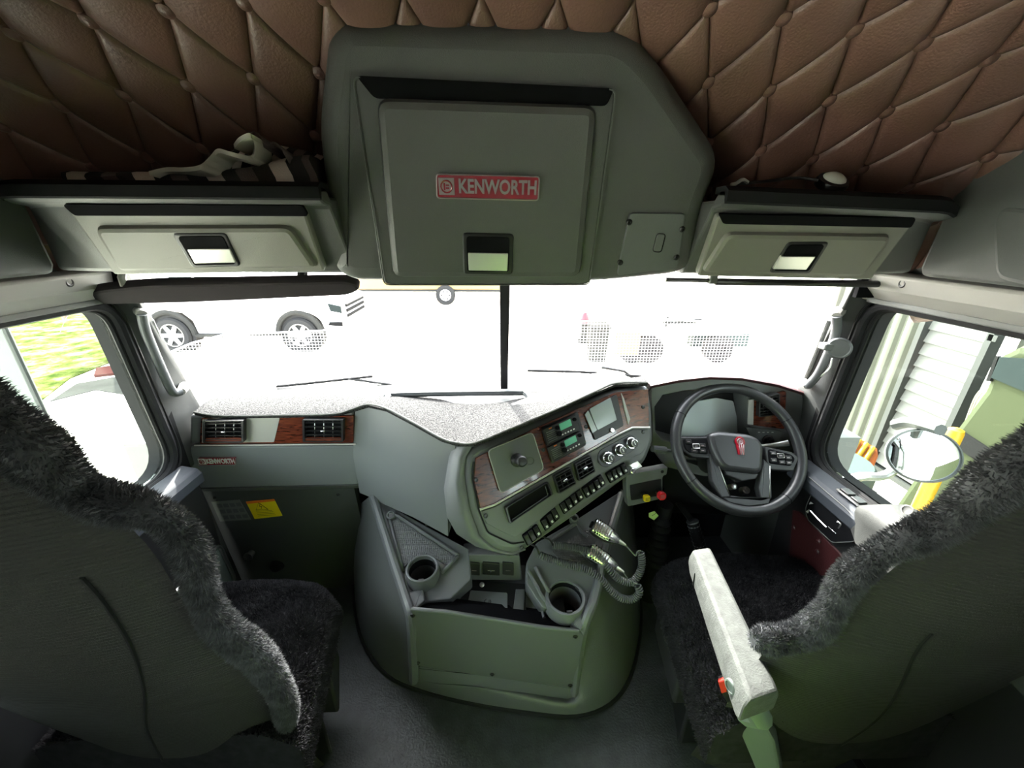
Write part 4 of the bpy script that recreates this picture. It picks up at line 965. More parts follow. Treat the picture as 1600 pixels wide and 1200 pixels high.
# low centre with the charger pad
CF = Plane((0, .84, .345), (.3, .84, .345), (0, 1.0, .365)); fn = CF.n
s = MB(); s.slab(CF.poly([(672, 898), (715, 880), (840, 884), (880, 935), (884, 962), (668, 938)]), fn, .05); well = kid(s, 'centre_well', 'console_plastic', cc)
s = MB(); s.slab(round_poly(CF.poly([(725, 905), (822, 912), (822, 962), (716, 954)], .012), .006, 3), fn, .014, .002); ch = kid(s, 'charger_bed', 'black_plastic', well)
s = MB(); s.slab(round_poly(CF.poly([(735, 922), (793, 926), (793, 962), (728, 956)], .015), .006, 3), fn, .005, .001); kid(s, 'charging_pad', 'pad_slate', well, label='slate charging pad')
qc = CF.at(762, 940, .0155); s = MB(); s.tube([qc+V((math.cos(a), math.sin(a), 0))*.010 for a in [math.pi*.6+i*.28 for i in range(19)]], .0012, 5); kid(s, 'pad_symbol', 'screw_black', well)
s = MB(); s.tube([qc+V((.004, .006, 0)), qc+V((.004, -.015, 0))], .0012, 5); kid(s, 'pad_symbol', 'screw_black', well)
s = MB(); s.slab(CF.poly([(806, 920), (820, 920), (818, 960), (801, 958)], .02), fn, .02, .003); kid(s, 'pad_stop', 'console_plastic', well)
s = MB(); s.lathe(CF.at(753, 914, .012), V((0, -.5, .8)), [(.008, 0), (.008, .006), (.005, .008), (.001, .008)], 12); kid(s, 'socket', 'chrome_soft', well)
for ln in ([(718, 904), (706, 950)], [(822, 912), (846, 950), (850, 965)], [(700, 905), (680, 944)]):
    s = MB(); s.tube(CF.poly(ln, .02), .005, 8); kid(s, 'rib', 'console_plastic', well)
# upright panel with three sockets
UP = Plane(at(728, 870, Y=1.0), at(805, 878, Y=1.0), at(730, 905, Y=.985))
s = MB(); s.slab(round_poly(UP.poly([(722, 866), (812, 868), (816, 908), (724, 906)]), .008, 3), UP.n, .06, .004); upn = kid(s, 'socket_panel', 'console_plastic', cc)
for x0, x1 in ((732, 750), (754, 781), (785, 803)):
    s = MB(); s.slab(round_poly(UP.poly([(x0, 879), (x1, 881), (x1, 900), (x0, 898)], .007), .004, 3), UP.n, .008, .002); so = kid(s, 'socket_cap', 'black_plastic', upn)
    s = MB(); s.tube(UP.poly([(lerp(x0, x1, .3), 891.5), (lerp(x0, x1, .7), 892)], .0075), .0009, 4); kid(s, 'print', 'badge_silver', upn)
s = MB(); s.lathe(UP.at(767, 892, .007), UP.n, [(.003, 0), (.003, .004)], 8); kid(s, 'catch', 'chrome', upn)
# map pocket in front
FP = Plane(at(645, 955, Y=.83), at(905, 985, Y=.805), at(650, 1050, Y=.845)); fpn = FP.n
px = [(642, 952), (700, 957), (770, 968), (850, 981), (905, 986), (913, 994), (898, 1076), (840, 1068), (770, 1060), (700, 1048), (651, 1040)]
s = MB(); P = round_poly(FP.poly(px, .012), .008, 3); s.slab(P, fpn, .008, .003); pk = kid(s, 'pocket_panel', 'skirt_leather', cc)
s = MB(); s.tube(FP.poly(px[:5], .013), .004, 8); kid(s, 'pocket_hem', 'console_plastic', pk)
for x, y in ((645, 962), (653, 1036), (769, 1054), (891, 1071), (899, 995)): screw_on(FP, x, y, .0125, pk, .006)
s = MB(); Q = [at(652, 960, Y=.838), at(902, 988, Y=.815), at(893, 1070, Y=.82), at(655, 1045, Y=.84)]; B2 = [p+V((0, .055, 0)) for p in Q]
s.loft([Q, B2], caps=(False, True)); kid(s, 'pocket_lining', 'matt_black', pk)  # inner walls coloured black for the shade inside the pocket
s = MB(); s.slab([at(664, 938, Y=.895), at(886, 966, Y=.87), at(892, 1000, Y=.86), at(660, 985, Y=.89)], V((0, -1, 0)), .02); kid(s, 'pocket_back', 'matt_black', pk)  # coloured black for the same pocket shade
s = MB(); P = [at(650, 1042, Y=.842), at(897, 1077, Y=.815), at(897, 1094, Y=.808), at(646, 1064, Y=.838)]; s.slab(P, fpn, .05, .003); kid(s, 'ledge', 'console_plastic', cc)
for q in ([(637, 926), (648, 952), (664, 938), (660, 918)], [(905, 948), (928, 945), (908, 985), (896, 975)]):
    dk('corner_block', q, .012, .05, 'console_plastic', .004, cc, .003)

# ================================================================== two hand microphones with coiled leads
def coil(path, r, wire, pitch, seg=10):
    pts = []; P = path; L = 0; acc = [0]
    for i in range(1, len(P)): acc.append(acc[-1]+(P[i]-P[i-1]).length)
    total = acc[-1]; turns = total/pitch; n = int(turns*seg); prev = None; j = 0
    for i in range(n+1):
        s = total*i/n
        while j < len(acc)-2 and acc[j+1] < s: j += 1
        t = (s-acc[j])/max(1e-9, acc[j+1]-acc[j]); p = P[j].lerp(P[j+1], t); d = (P[j+1]-P[j]).normalized()
        if prev is None: prev = d.orthogonal()
        x = (prev-d*prev.dot(d)).normalized(); prev = x; y = d.cross(x); a = 2*math.pi*i/seg
        pts.append(p+(x*math.cos(a)+y*math.sin(a))*r)
    return pts
def mic(label, a, b, coilpath, tail, lead):
    m = thing('hand_microphone', label, 'microphone', (a+b)/2-V((0, 0, .02)), 'hand microphones on the console')
    ax = (b-a).normalized(); L = (b-a).length; up = (V((0, -.55, .83))); up = (up-ax*up.dot(ax)).normalized(); sd = ax.cross(up)
    def sec(t, w, h, lo, hi):
        return [a+ax*L*t+sd*x*w+up*lerp(lo, hi, z) for x, z in ((-1, .1), (-.8, 0), (.8, 0), (1, .1), (1, .6), (.75, 1), (-.75, 1), (-1, .6))]
    s = MB(); s.loft([sec(0, .020, 1, -.018, -.001), sec(.15, .025, 1, -.022, 0), sec(.6, .023, 1, -.020, 0), sec(.9, .014, 1, -.014, -.002), sec(1, .009, 1, -.010, -.003)]); kid(s, 'back_shell', 'black_plastic', m, smooth=50)
    s = MB(); s.loft([sec(0, .018, 1, -.001, .010), sec(.04, .024, 1, 0, .016), sec(.5, .024, 1, 0, .018), sec(.8, .017, 1, 0, .014), sec(.98, .009, 1, -.003, .006)]); kid(s, 'front_shell', 'chrome', m, smooth=50, label='chromed ribbed face')
    for i in range(7):
        t = .10+.085*i; s = MB(); s.box(a+ax*L*t+up*.0172, .004, .042-.0022*i, .003, ax, sd, up); kid(s, 'rib', 'chrome', m)
        for e in (-1, 1):
            g = MB(); g.box(a+ax*L*(t+.042)+sd*e*(.021-.0006*i)+up*.0125, .0045, .006, .006, ax, sd, up); kid(g, 'slot', 'matt_black', m)
    s = MB(); s.box(a+sd*0-ax*.003-up*.004, .008, .022, .012, ax, sd, up); kid(s, 'talk_key', 'black_rubber', m, bevel=.002)
    s = MB(); s.tube([b-ax*.004, b+ax*.012, b+ax*.022], lambda t: .008-.004*t, 10); kid(s, 'strain_relief', 'chrome_soft', m)
    s = MB(); s.tube(smooth_path([b+ax*.02]+tail, 6), .0026, 6); kid(s, 'lead_end', 'side_plastic', m)
    s = MB(); s.tube(coil(smooth_path(coilpath, 10), .0098, .002, .0068), .0027, 5); kid(s, 'coiled_lead', 'lead_grey', m, smooth=80)
    s = MB(); s.tube(smooth_path(lead, 6), .003, 6); kid(s, 'lead_start', 'black_plastic', m)
a1, b1 = at(925, 829, Y=1.02), at(968, 846, Y=.985); a1.z = max(a1.z, .575)
mic('chrome hand microphone with coiled lead, the farther of the two', a1, b1,
    [at(1001, 862, Y=.955), at(1003, 880, Y=.94), at(998, 898, Y=.925), at(985, 910, Y=.915), at(968, 905, Y=.92), at(955, 893, Y=.93), at(935, 868, Y=.965), at(917, 860, Y=.98), at(890, 854, Y=.995), at(864, 852, Y=1.0)],
    [at(983, 858, Y=.97), at(993, 868, Y=.96), at(996, 862, Y=.955), at(1001, 860, Y=.955)], [at(864, 852, Y=1.0), at(858, 843, Y=1.0), at(845, 838, Y=1.005)])
a2, b2 = at(919, 859, Y=.985), at(965, 888, Y=.945)
mic('chrome hand microphone with coiled lead, the nearer of the two', a2, b2,
    [at(996, 914, Y=.90), at(999, 926, Y=.89), at(988, 936, Y=.885), at(970, 934, Y=.885), at(953, 921, Y=.895), at(938, 904, Y=.91), at(915, 889, Y=.93), at(880, 880, Y=.95), at(843, 867, Y=.965)],
    [at(980, 903, Y=.925), at(988, 915, Y=.91), at(991, 911, Y=.905), at(996, 912, Y=.90)], [at(843, 867, Y=.965), at(838, 855, Y=.975), at(830, 851, Y=.985)])
# ================================================================== seats
def tufts(mb, pts, length, width, rng, lay=V((0, 0, -.3)), jit=.55):
    for p, nn in pts:
        d = (nn+V((rng.uniform(-jit, jit), rng.uniform(-jit, jit), rng.uniform(-jit, jit)))+lay*.4).normalized()
        x = d.orthogonal().normalized(); a = rng.uniform(0, 6.28); x, y = x*math.cos(a)+d.cross(x)*math.sin(a), -x*math.sin(a)+d.cross(x)*math.cos(a)
        L = length*rng.uniform(.6, 1.25); w = width*rng.uniform(.7, 1.3); b = len(mb.v)
        mb.v += [p+x*w-nn*.002, p-x*w*.5+y*w*.87-nn*.002, p-x*w*.5-y*w*.87-nn*.002, p+d*L]
        mb.f += [(b, b+1, b+3), (b+1, b+2, b+3), (b+2, b, b+3)]
def make_seat(sx, label, rows, ctr, slope, roll_px, cush, seam_px, name):
    root = thing('cab_seat', label, 'seat', (sx*ctr, .7, 0), 'fleece-covered cab seats'); rng = random.Random(5+sx)
    y0, y1 = slope                                  # rear face Y at Z .45 and at Z 1.05
    def yb(z): return y0+(y1-y0)*(z-.45)/.6
    def half(z):
        for (za, xa), (zb, xb) in zip(rows, rows[1:]):
            if z <= zb: return ctr-.03-lerp(xa, xb, (z-za)/(zb-za))
        return ctr-rows[-1][1]-.03
    # knitted back shell
    rings = []; NZ = 34; z0, z1 = rows[0][0], rows[-1][0]; NX = 17
    bulge = .055
    for i in range(NZ+1):
        z = lerp(z0, z1, i/NZ); h = max(.05, half(z)); e = 1 if i < NZ-2 else (.9 if i == NZ-2 else (.75 if i == NZ-1 else .4))
        ring = []
        for k in range(NX):
            u = -1+2*k/(NX-1); ring.append(V((sx*ctr+u*h*e, yb(z)-bulge*(1-abs(u)**2.6)*e, z)))
        for k in range(NX):
            u = 1-2*k/(NX-1); ring.append(V((sx*ctr+u*h*e*.90, yb(z)+.004, z)))
        rings.append(ring)
    s = MB(); s.loft(rings); kid(s, 'back_shell', 'seat_knit', root, smooth=80)
    def rear(px, py):
        d = ray(px, py); lo, hi = .05, 1.5
        for _ in range(40):
            m = (lo+hi)/2; p = EYE+d*m; u = max(-1, min(1, (p.x-sx*ctr)/max(.05, half(p.z))))
            if p.y > yb(p.z)-bulge*(1-abs(u)**2.6): hi = m
            else: lo = m
        return EYE+d*lo
    for px in seam_px:
        s = MB(); s.tube([rear(x, y) for x, y in smooth_seam(px)], .0028, 6); kid(s, 'seam', 'black_rubber', root)
    # fleece cover: front pad and the thick rolled edge
    s = MB(); rings = []
    for i in range(NZ+1):
        z = lerp(max(.52, z0), z1-.01, i/NZ); h = half(z)
        rings.append([V((sx*ctr+u*h*.70, yb(z)+.012+.05*(1-abs(u)**3), z)) for u in [-1+2*k/12 for k in range(13)]]+[V((sx*ctr+u*h*.70, yb(z)+.005, z)) for u in [1-2*k/12 for k in range(13)]])
    s.loft(rings); kid(s, 'fleece_front', 'fleece_shade', root, smooth=80)
    SPn = V((0, -.6, (y1-y0)))  # normal of the back plane, towards the camera
    pl = Plane((0, y0, .45), (1, y0, .45), (0, y1, 1.05))
    path = smooth_path([pl.at(x, y, .010) for x, y in roll_px], 8)
    R = lambda t: (.0185+.003*math.sin(t*11)+.0018*math.sin(t*37))*min(1, .5+t*8)
    s = MB(); s.tube(path, R, 14); kid(s, 'fleece_edge', 'fleece_lit', root, smooth=80)
    pts = []; n = len(path)
    dens = 22
    for i in range(n-1):
        t = (path[i+1]-path[i]); L = t.length; t.normalize(); x = t.orthogonal().normalized(); y = t.cross(x); cnt = int(L/.000026)
        for _ in range(cnt):
            a = rng.uniform(0, 6.28); nn = x*math.cos(a)+y*math.sin(a); f = rng.random()
            pts.append((path[i].lerp(path[i+1], f)+nn*(R((i+f)/n)*.95), nn))
    s = MB(); rng.shuffle(pts); tufts(s, pts, .0075, .0011, rng, jit=.9); kid(s, 'fleece_pile', 'fleece_lit', root, smooth=0, recalc=False, kind='stuff')
    # cushion
    (fi, fo, Yf, ri, ro, Yr, zt) = cush
    def cp(u, v):    # u across 0..1, v front..rear 0..1
        xi, xo = lerp(fi, ri, v), lerp(fo, ro, v); x = lerp(xi, xo, u)
        ex = min(u, 1-u)*2; ey = min(1, v*2.2)
        yy = lerp(Yf-.05*(abs(2*u-1)**3), Yr, v)
        z = zt-.05*(1-min(1, ex*3.0))**2-.06*(1-min(1, ey*2.2))**2+.012*noise.noise(V((x*14, yy*14, 1)))
        return V((sx*x, yy, z))
    s = MB(); nu, nv = 30, 34; s.grid(lambda u, v: cp(u, v), nu, nv)
    b = len(s.v)
    edge = [i for i in range(nu)]+[j*nu+nu-1 for j in range(1, nv)]+[(nv-1)*nu+i for i in range(nu-2, -1, -1)]+[j*nu for j in range(nv-2, 0, -1)]
    low = [s.v[i]+V((0, 0, -.10)) for i in edge]; low = [V((p.x, p.y, zt-.16)) for p in low]; s.v += low
    for i in range(len(edge)): j = (i+1) % len(edge); s.f.append((edge[i], edge[j], b+j, b+i))
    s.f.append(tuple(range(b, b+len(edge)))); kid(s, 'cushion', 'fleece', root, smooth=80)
    pts = []
    for _ in range(62000):
        u, v = rng.random(), rng.random(); p = cp(u, v); du = cp(min(1, u+.02), v)-cp(max(0, u-.02), v); dv = cp(u, min(1, v+.02))-cp(u, max(0, v-.02)); nn = du.cross(dv)
        if nn.z < 0: nn = -nn
        pts.append((p, nn.normalized()))
    for _ in range(9000):                          # inner flank of the cushion
        v, w = rng.random(), rng.random(); p = cp(0, v); q = V((p.x, p.y, lerp(p.z, zt-.15, w))); pts.append((q, V((-sx, 0, .1)).normalized()))
    for _ in range(5000):
        u, w = rng.random(), rng.random(); p = cp(u, 0); q = V((p.x, p.y, lerp(p.z, zt-.15, w))); pts.append((q, V((0, 1, .1)).normalized()))
    s = MB(); tufts(s, pts, .011, .0016, rng, V((sx*.5, .6, 0)), .9); kid(s, 'cushion_pile', 'fleece', root, smooth=0, recalc=False, kind='stuff')
    # base
    s = MB(); s.loft([[V((sx*x, y, z)) for x, y in ((ri+.03, .70), (fi+.02, Yf-.07), (fo-.02, Yf-.07), (ro-.01, .70))] for z in (.20, zt-.155)]); kid(s, 'seat_pan', 'seat_vinyl', root, bevel=.01)
    s = MB(); s.loft([[V((sx*x, y, z)) for x, y in ((ri+.08, .70), (fi+.08, Yf-.14), (fo-.08, Yf-.14), (ro-.05, .70))] for z in (0, .205)]); kid(s, 'pedestal', 'black_plastic', root, bevel=.01)
    return root
def smooth_seam(px): return [(p.x, p.y) for p in smooth_path([V((x, y, 0)) for x, y in px], 8)]
rowsL = [(.08, .47), (.34, .47), (.45, .46), (.62, .425), (.83, .41), (1.0, .42), (1.1, .40), (1.19, .40), (1.22, .435), (1.28, .46), (1.36, .47), (1.44, .50), (1.50, .56)]
rollL = [(449, 1142), (447, 1110), (438, 1078), (405, 1028), (345, 978), (318, 930), (302, 872), (278, 828), (238, 800), (185, 788), (130, 770), (86, 737), (40, 690), (0, 655), (-60, 610), (-140, 560), (-260, 490)]
seatL = make_seat(-1, 'passenger seat with black fleece cover and plain knitted back', rowsL, .705, (.55, .40), rollL, (.50, .96, .93, .43, .97, .50, .505), [[(128, 902), (165, 945), (205, 1010), (226, 1080), (230, 1140), (262, 1200)]], 'passenger')
s = MB(); p = [at(442, 1150, Y=.56), at(432, 1165, Y=.56), at(420, 1185, Y=.55), at(408, 1210, Y=.54)]; s.tube(smooth_path(p, 5), .006, 8); kid(s, 'strap', 'seat_vinyl', seatL)
rowsR = [(.10, .50), (.35, .48), (.60, .455), (.80, .44), (.845, .44), (.88, .50), (.965, .515), (1.096, .525), (1.17, .555), (1.25, .575), (1.35, .61), (1.43, .66), (1.5, .72)]
rollR = [(1176, 1000), (1205, 1000), (1240, 995), (1272, 982), (1300, 950), (1318, 915), (1350, 880), (1400, 850), (1450, 832), (1500, 800), (1550, 758), (1600, 718), (1660, 672), (1740, 615), (1860, 530)]
seatR = make_seat(1, 'driver seat with black fleece cover and pale armrest', rowsR, .765, (.545, .40), rollR, (.50, 1.02, 1.00, .46, 1.02, .50, .505), [[(1455, 990), (1430, 1020), (1405, 1075), (1375, 1120), (1320, 1160), (1255, 1190)]], 'driver')
# armrest
fa, fb, ra, rb = at(1080, 862, Z=.735), at(1113, 857, Z=.735), at(1166, 1098, Z=.735), at(1222, 1078, Z=.735)
s = MB(); dz = V((0, 0, -1))
ringsA = []
for t, h, dr in ((-.02, .03, .012), (0, .045, .003), (.05, .055, 0), (.5, .062, 0), (.95, .065, 0), (1.0, .055, .004)):
    a, b = fa.lerp(ra, t), fb.lerp(rb, t); top = V((0, 0, -dr)); w = (b-a)
    ringsA.append([a+dz*h, a+dz*.012+top, a+w*.12+top*.5+V((0, 0, .004)), b-w*.12+top*.5+V((0, 0, .004)), b+dz*.012+top, b+dz*h])
s.loft(ringsA); kid(s, 'armrest', 'armrest_vinyl', seatR, bevel=.005, label='pale grey worn armrest')
pc = fa.lerp(ra, .86)+dz*.036; ax = (fa-fb).normalized(); s = MB(); s.lathe(pc+ax*.001, ax, [(.013, -.002), (.013, .003), (.010, .0035), (.010, .001), (.002, .001)], 18); kid(s, 'armrest_button', 'seat_plastic', seatR)
s = MB(); s.slab([fa.lerp(ra, .14)+ax*.002+dz*.02, fa.lerp(ra, .145)+ax*.002+dz*.052, fa.lerp(ra, .16)+ax*.002+dz*.052], ax, .003); kid(s, 'armrest_notch', 'matt_black', seatR)
s = MB(); s.tube([ra.lerp(rb, .5)+V((.01, .03, -.07)), ra.lerp(rb, .6)+V((.02, .02, -.095)), ra.lerp(rb, .5)+V((.03, .05, -.14))], .022, 10); kid(s, 'armrest_hinge', 'seat_plastic', seatR)
# recliner cover, buckle
s = MB(); q = [at(1142, 1088, Y=.53), at(1160, 1082, Y=.52), at(1185, 1110, Y=.50), at(1212, 1160, Y=.475), at(1222, 1215, Y=.455), at(1185, 1215, Y=.465), at(1158, 1150, Y=.50)]
nn = (q[2]-q[0]).cross(q[5]-q[0]).normalized(); nn = nn if nn.dot(EYE-q[0]) > 0 else -nn
s.slab(q, nn, .03, .006); kid(s, 'recliner_cover', 'seat_plastic', seatR)
s = MB(); bq = [at(1122, 1064, Y=.545), at(1136, 1059, Y=.54), at(1146, 1078, Y=.535), at(1150, 1112, Y=.525), at(1140, 1104, Y=.53), at(1128, 1085, Y=.54)]; nn = V((-.5, -.7, .4)).normalized()
s.slab(bq, nn, .02, .003); kid(s, 'buckle', 'black_plastic', seatR)
s = MB(); s.slab([p+nn*.003 for p in (bq[0], bq[1], bq[2], bq[5].lerp(bq[0], .1))], nn, .012, .002); kid(s, 'buckle_button', 'belt_red', seatR, label='red release button')
# scuffed pale streaks are left out; belt webbing too
# ================================================================== doors, handles and footwells
for sx, d in ((-1, door_l), (1, door_r)):
    prof = [(1.05, .752), (1.03, .762), (.985, .752), (.972, .735), (.972, .70), (1.05, .70)]
    s = MB(); s.loft([[V((sx*x, y, z)) for x, z in prof] for y in (.0, .5, .86, 1.08, 1.11)]); kid(s, 'sill_ledge', 'ledge', d, bevel=.006)
    prof = [(1.05, .71), (.985, .70), (.978, .56), (.985, .36), (1.0, .10), (1.05, .10)]
    s = MB(); s.loft([[V((sx*x, y, z)) for x, z in prof] for y in (.0, .6, 1.10)]); kid(s, 'door_card', 'black_plastic', d, bevel=.006)
DRP = Plane((.978, 1.0, .60), (.978, .5, .60), (.981, 1.0, .72)); drn = DRP.n
# window switch, handle plate, latch lever
s = MB(); c = at(1323, 768, X=.985); s.box(V((c.x+.025, c.y, .763)), .035, .085, .008); sw_ = kid(s, 'window_switch', 'black_plastic', door_r, bevel=.004)
for i in (-1, 1):
    s = MB(); s.box(V((c.x+.025, c.y+.019*i, .769)), .024, .030, .006); kid(s, 'switch_rocker', 'screw_black', door_r, bevel=.002)
q = round_poly(DRP.poly([(1268, 771), (1342, 834), (1336, 846), (1300, 848), (1262, 812), (1258, 795)], .004), .012, 3)
s = MB(); s.slab(q, drn, .006, .002); hp = kid(s, 'handle_plate', 'matt_black', door_r)
s = MB(); s.tube(q, .0013, 5, closed=True); kid(s, 'plate_rim', 'side_plastic', door_r)
s = MB(); s.tube(DRP.poly([(1266, 798), (1278, 811), (1291, 824)], .012), .0022, 6); kid(s, 'door_lever', 'chrome', door_r)
s = MB(); s.tube(DRP.poly([(1294, 823), (1307, 834)], .012), .0018, 6); kid(s, 'door_lever', 'chrome', door_r)
s = MB(); s.tube(round_poly(DRP.poly([(1310, 826), (1314, 819), (1308, 814)], .014), .003), .002, 6); kid(s, 'lock_tab', 'chrome', door_r)
s = MB(); s.slab(DRP.poly([(1259, 799), (1264, 796), (1262, 802)], .006), drn, .002); kid(s, 'mark', 'key_white', door_r)
s = MB(); s.slab(DRP.poly([(1266, 784), (1270, 787), (1264, 788)], .006), drn, .002); kid(s, 'mark', 'key_white', door_r)
s = MB(); s.tube(DRP.poly([(1264, 745), (1320, 793), (1378, 851)], .004), .0016, 5); kid(s, 'card_line', 'side_plastic', door_r)
# burgundy buttoned lower card
q = [(1238, 797), (1250, 800), (1290, 842), (1326, 880), (1322, 900), (1230, 900)]
s = MB(); s.slab(DRP.poly(q, .003), drn, .01, .003); kid(s, 'lower_card', 'leather_burgundy', door_r, label='burgundy buttoned lower panel')
for px, py in ((1241, 824), (1278, 862), (1280, 846)):
    s = MB(); s.lathe(DRP.at(px, py, .003), drn, [(.008, -.001), (.008, .003), (.004, .006), (.001, .006)], 10); kid(s, 'card_button', 'leather_burgundy', door_r)
# moulded armrest of the driver door
ar = MB(); rings = []
for y, xi, zt, k in ((.865, .985, .765, 0), (.84, .955, .785, .6), (.79, .925, .825, 1), (.70, .90, .845, 1), (.55, .89, .85, 1), (.30, .89, .85, 1), (.10, .90, .84, 1)):
    rings.append([V((1.05, y, zt-.02)), V((1.03, y, zt+.004*k)), V((xi+.05*k, y, zt+.006*k)), V((xi+.02*k, y, zt)), V((xi+.005, y, zt-.03*k)), V((xi+.02, y, zt-.06)), V((xi+.015, y, zt-.10*k-.02)), V((1.05, y, zt-.12*k-.03))])
ar.loft(rings); kid(ar, 'door_armrest', 'door_arm', door_r, smooth=60, label='pale grey moulded door armrest')
s = MB(); c = at(1418, 797, X=.905); s.lathe(c, V((-1, -.3, .5)), [(.011, -.004), (.011, .0015), (.0095, .002), (.0095, 0), (.002, 0)], 16); kid(s, 'armrest_emblem', 'trim_plastic', door_r)
# lower look-out pane of the passenger door, daylight put into its colour
s = MB(); q = [V((-.972, y, z)) for y, z in ((1.075, .47), (1.09, .28), (.80, .28), (.80, .47))]; q = round_poly(q, .03, 4)
s.slab(q, V((1, 0, 0)), .004); kid(s, 'lookout_pane', 'lookout_daylight', door_l)
s = MB(); s.tube([p+V((.004, 0, 0)) for p in q], .006, 8, closed=True); kid(s, 'lookout_rim', 'chrome_soft', door_l)

# grab handles on the pillars
def grab(label, pts, ends, extra=None):
    h = thing('grab_handle', label, 'handle', pts[len(pts)//2], 'pillar grab handles')
    s = MB(); s.tube(smooth_path(pts, 6), .0125, 12); kid(s, 'grip', 'console_plastic', h)
    for e, f in ends:
        s = MB(); s.tube([e, e.lerp(f, .5)+(f-e)*.0, f], lambda t: .012+.004*t, 10); kid(s, 'foot', 'trim_plastic', h)
    return h
pl_ = [at(222, 491, Y=1.105), at(227, 515, Y=1.11), at(240, 548, Y=1.12), at(256, 585, Y=1.135), at(270, 612, Y=1.15), at(283, 612, Y=1.17)]
hl = grab('grey grab handle on the passenger side pillar', pl_, [(pl_[0], at(217, 484, Y=1.13)), (pl_[-1], at(288, 604, Y=1.22))])
pr2 = [at(1307, 494, Y=1.11), at(1306, 520, Y=1.115), at(1294, 552, Y=1.13), at(1278, 585, Y=1.15), at(1262, 603, Y=1.17)]
hr = grab('grey grab handle on the driver side pillar', pr2, [(pr2[0], at(1312, 486, Y=1.13)), (pr2[-1], at(1257, 598, Y=1.22))])
for h, pts in ((hl, [at(236, 500, Y=1.15), at(258, 550, Y=1.19), at(282, 600, Y=1.23)]), (hr, [at(1296, 500, Y=1.15), at(1276, 550, Y=1.19), at(1256, 598, Y=1.23)])):
    s = MB(); s.tube(pts, .0065, 8); kid(s, 'inner_bar', 'side_plastic', h)
pk2 = thing('pillar_puck', 'round dark disc clipped to the driver side grab handle', 'disc', at(1311, 544, Y=1.09))
c = at(1311, 544, Y=1.085); s = MB(); ax = (EYE-c).normalized()*.7+V((-.4, -.6, .1)); s.lathe(c, ax, [(.026, -.010), (.031, -.006), (.031, .003), (.027, .006), (.024, .004), (.020, .0045), (.003, .0045)], 28); kid(s, 'disc', 'console_plastic', pk2)
s = MB(); s.box(c+V((-.022, .02, -.0)), .03, .03, .02); kid(s, 'clip', 'side_plastic', pk2, bevel=.004)
s = MB(); s.tube(smooth_path([at(1300, 560, Y=1.10), at(1296, 575, Y=1.11), at(1282, 588, Y=1.14), at(1266, 600, Y=1.16)], 6), .0022, 6); kid(s, 'lead', 'white_metal', pk2)

# passenger footwell panel with its stickers and drain valve
fw = thing('footwell_panel', 'black panel under the glovebox with a yellow warning sticker', 'panel', (-.8, 1.32, 0))
FW = Plane(at(383, 783, Y=1.29), at(441, 783, Y=1.29), at(400, 880, Y=1.31)); fwn = FW.n
s = MB(); s.slab([V((-1.125, 1.25, .62)), V((-.56, 1.25, .62)), V((-.56, 1.30, .0)), V((-1.125, 1.30, .0))], V((0, -1, 0)), .03); kid(s, 'board', 'footwell', fw)
pf = Plane((-1.0, 1.25, .62), (-.6, 1.25, .62), (-1.0, 1.30, .0))
q = [(384, 784), (428, 780), (441, 806), (398, 811)]
s = MB(); s.slab(pf.poly(q, .002), pf.n, .002); st = kid(s, 'warning_sticker', 'warn_yellow', fw, label='yellow electrical warning sticker')
s = MB(); s.slab(pf.poly([(384, 784), (428, 780), (429.5, 783), (385.5, 787.5)], .003), pf.n, .002); kid(s, 'sticker_band', 'warn_orange', fw)
tri = pf.poly([(404, 785.5), (400, 797), (419, 796)], .003); s = MB(); s.tube(tri, .0012, 4, closed=True); kid(s, 'sticker_triangle', 'screw_black', fw)
s = MB(); s.tube(pf.poly([(406, 788), (405, 791), (409, 791.5), (408, 795)], .003), .0011, 4); kid(s, 'sticker_bolt', 'screw_black', fw)
for i in range(4):
    s = MB(); s.tube(pf.poly([(400+i, 799+2.4*i), (425+2*i, 797.2+2.4*i)], .003), .0006, 4); kid(s, 'sticker_print', 'screw_black', fw)
s = MB(); s.slab(pf.poly([(330, 784), (374, 781), (392, 812), (344, 815)], .002), pf.n, .002); lb = kid(s, 'fuse_label', 'label_grey', fw)
for r in range(3):
    for k in range(4):
        x, y = 338+k*10+r*5, 788+r*9-k*.7; s = MB(); s.slab(pf.poly([(x, y), (x+7.5, y-.5), (x+10, y+5), (x+2.5, y+5.5)], .003), pf.n, .001); kid(s, 'fuse_cell', 'side_plastic', fw)
c = pf.at(394, 863, 0); s = MB(); s.lathe(c, V((0, -1, .1)), [(.013, 0), (.013, .02), (.018, .022), (.018, .03), (.008, .033), (.001, .033)], 16); kid(s, 'drain_valve', 'chrome_soft', fw)
s = MB(); s.lathe(pf.at(435, 880, -.01), V((0, -1, .1)), [(.03, 0), (.03, .01), (.02, .03), (.004, .035)], 16); kid(s, 'grommet', 'black_rubber', fw)
for px, py in ((335, 778), (528, 773)): screw_on(pf, px, py, .002, fw)

# unseen lime vest added below the frame to bounce green sunlight into the cab
sv = thing('bounce_vest', 'lime safety vest with silver bands, added unseen to bounce green light', 'vest', (.20, .12, .22))
def vest(u, v):
    w = .23+.02*v; x = .20+w*(2*u-1); z = lerp(.22, .86, v)
    return V((x, .14+.03*math.sin(u*19)*(1-v*.6)+.04*(2*u-1)**2-.02*v, z))
s = MB(); s.grid(vest, 40, 16); b = len(s.v); s.grid(lambda u, v: vest(u, v)+V((0, -.012, 0)), 40, 16); kid(s, 'cloth', 'lime_fabric', sv, smooth=80, recalc=False)
for v0 in (.30, .52):
    s = MB(); s.grid(lambda u, v: vest(u, v0+v*.06)+V((0, .003, 0)), 40, 3); kid(s, 'reflective_band', 'badge_silver', sv, smooth=80)

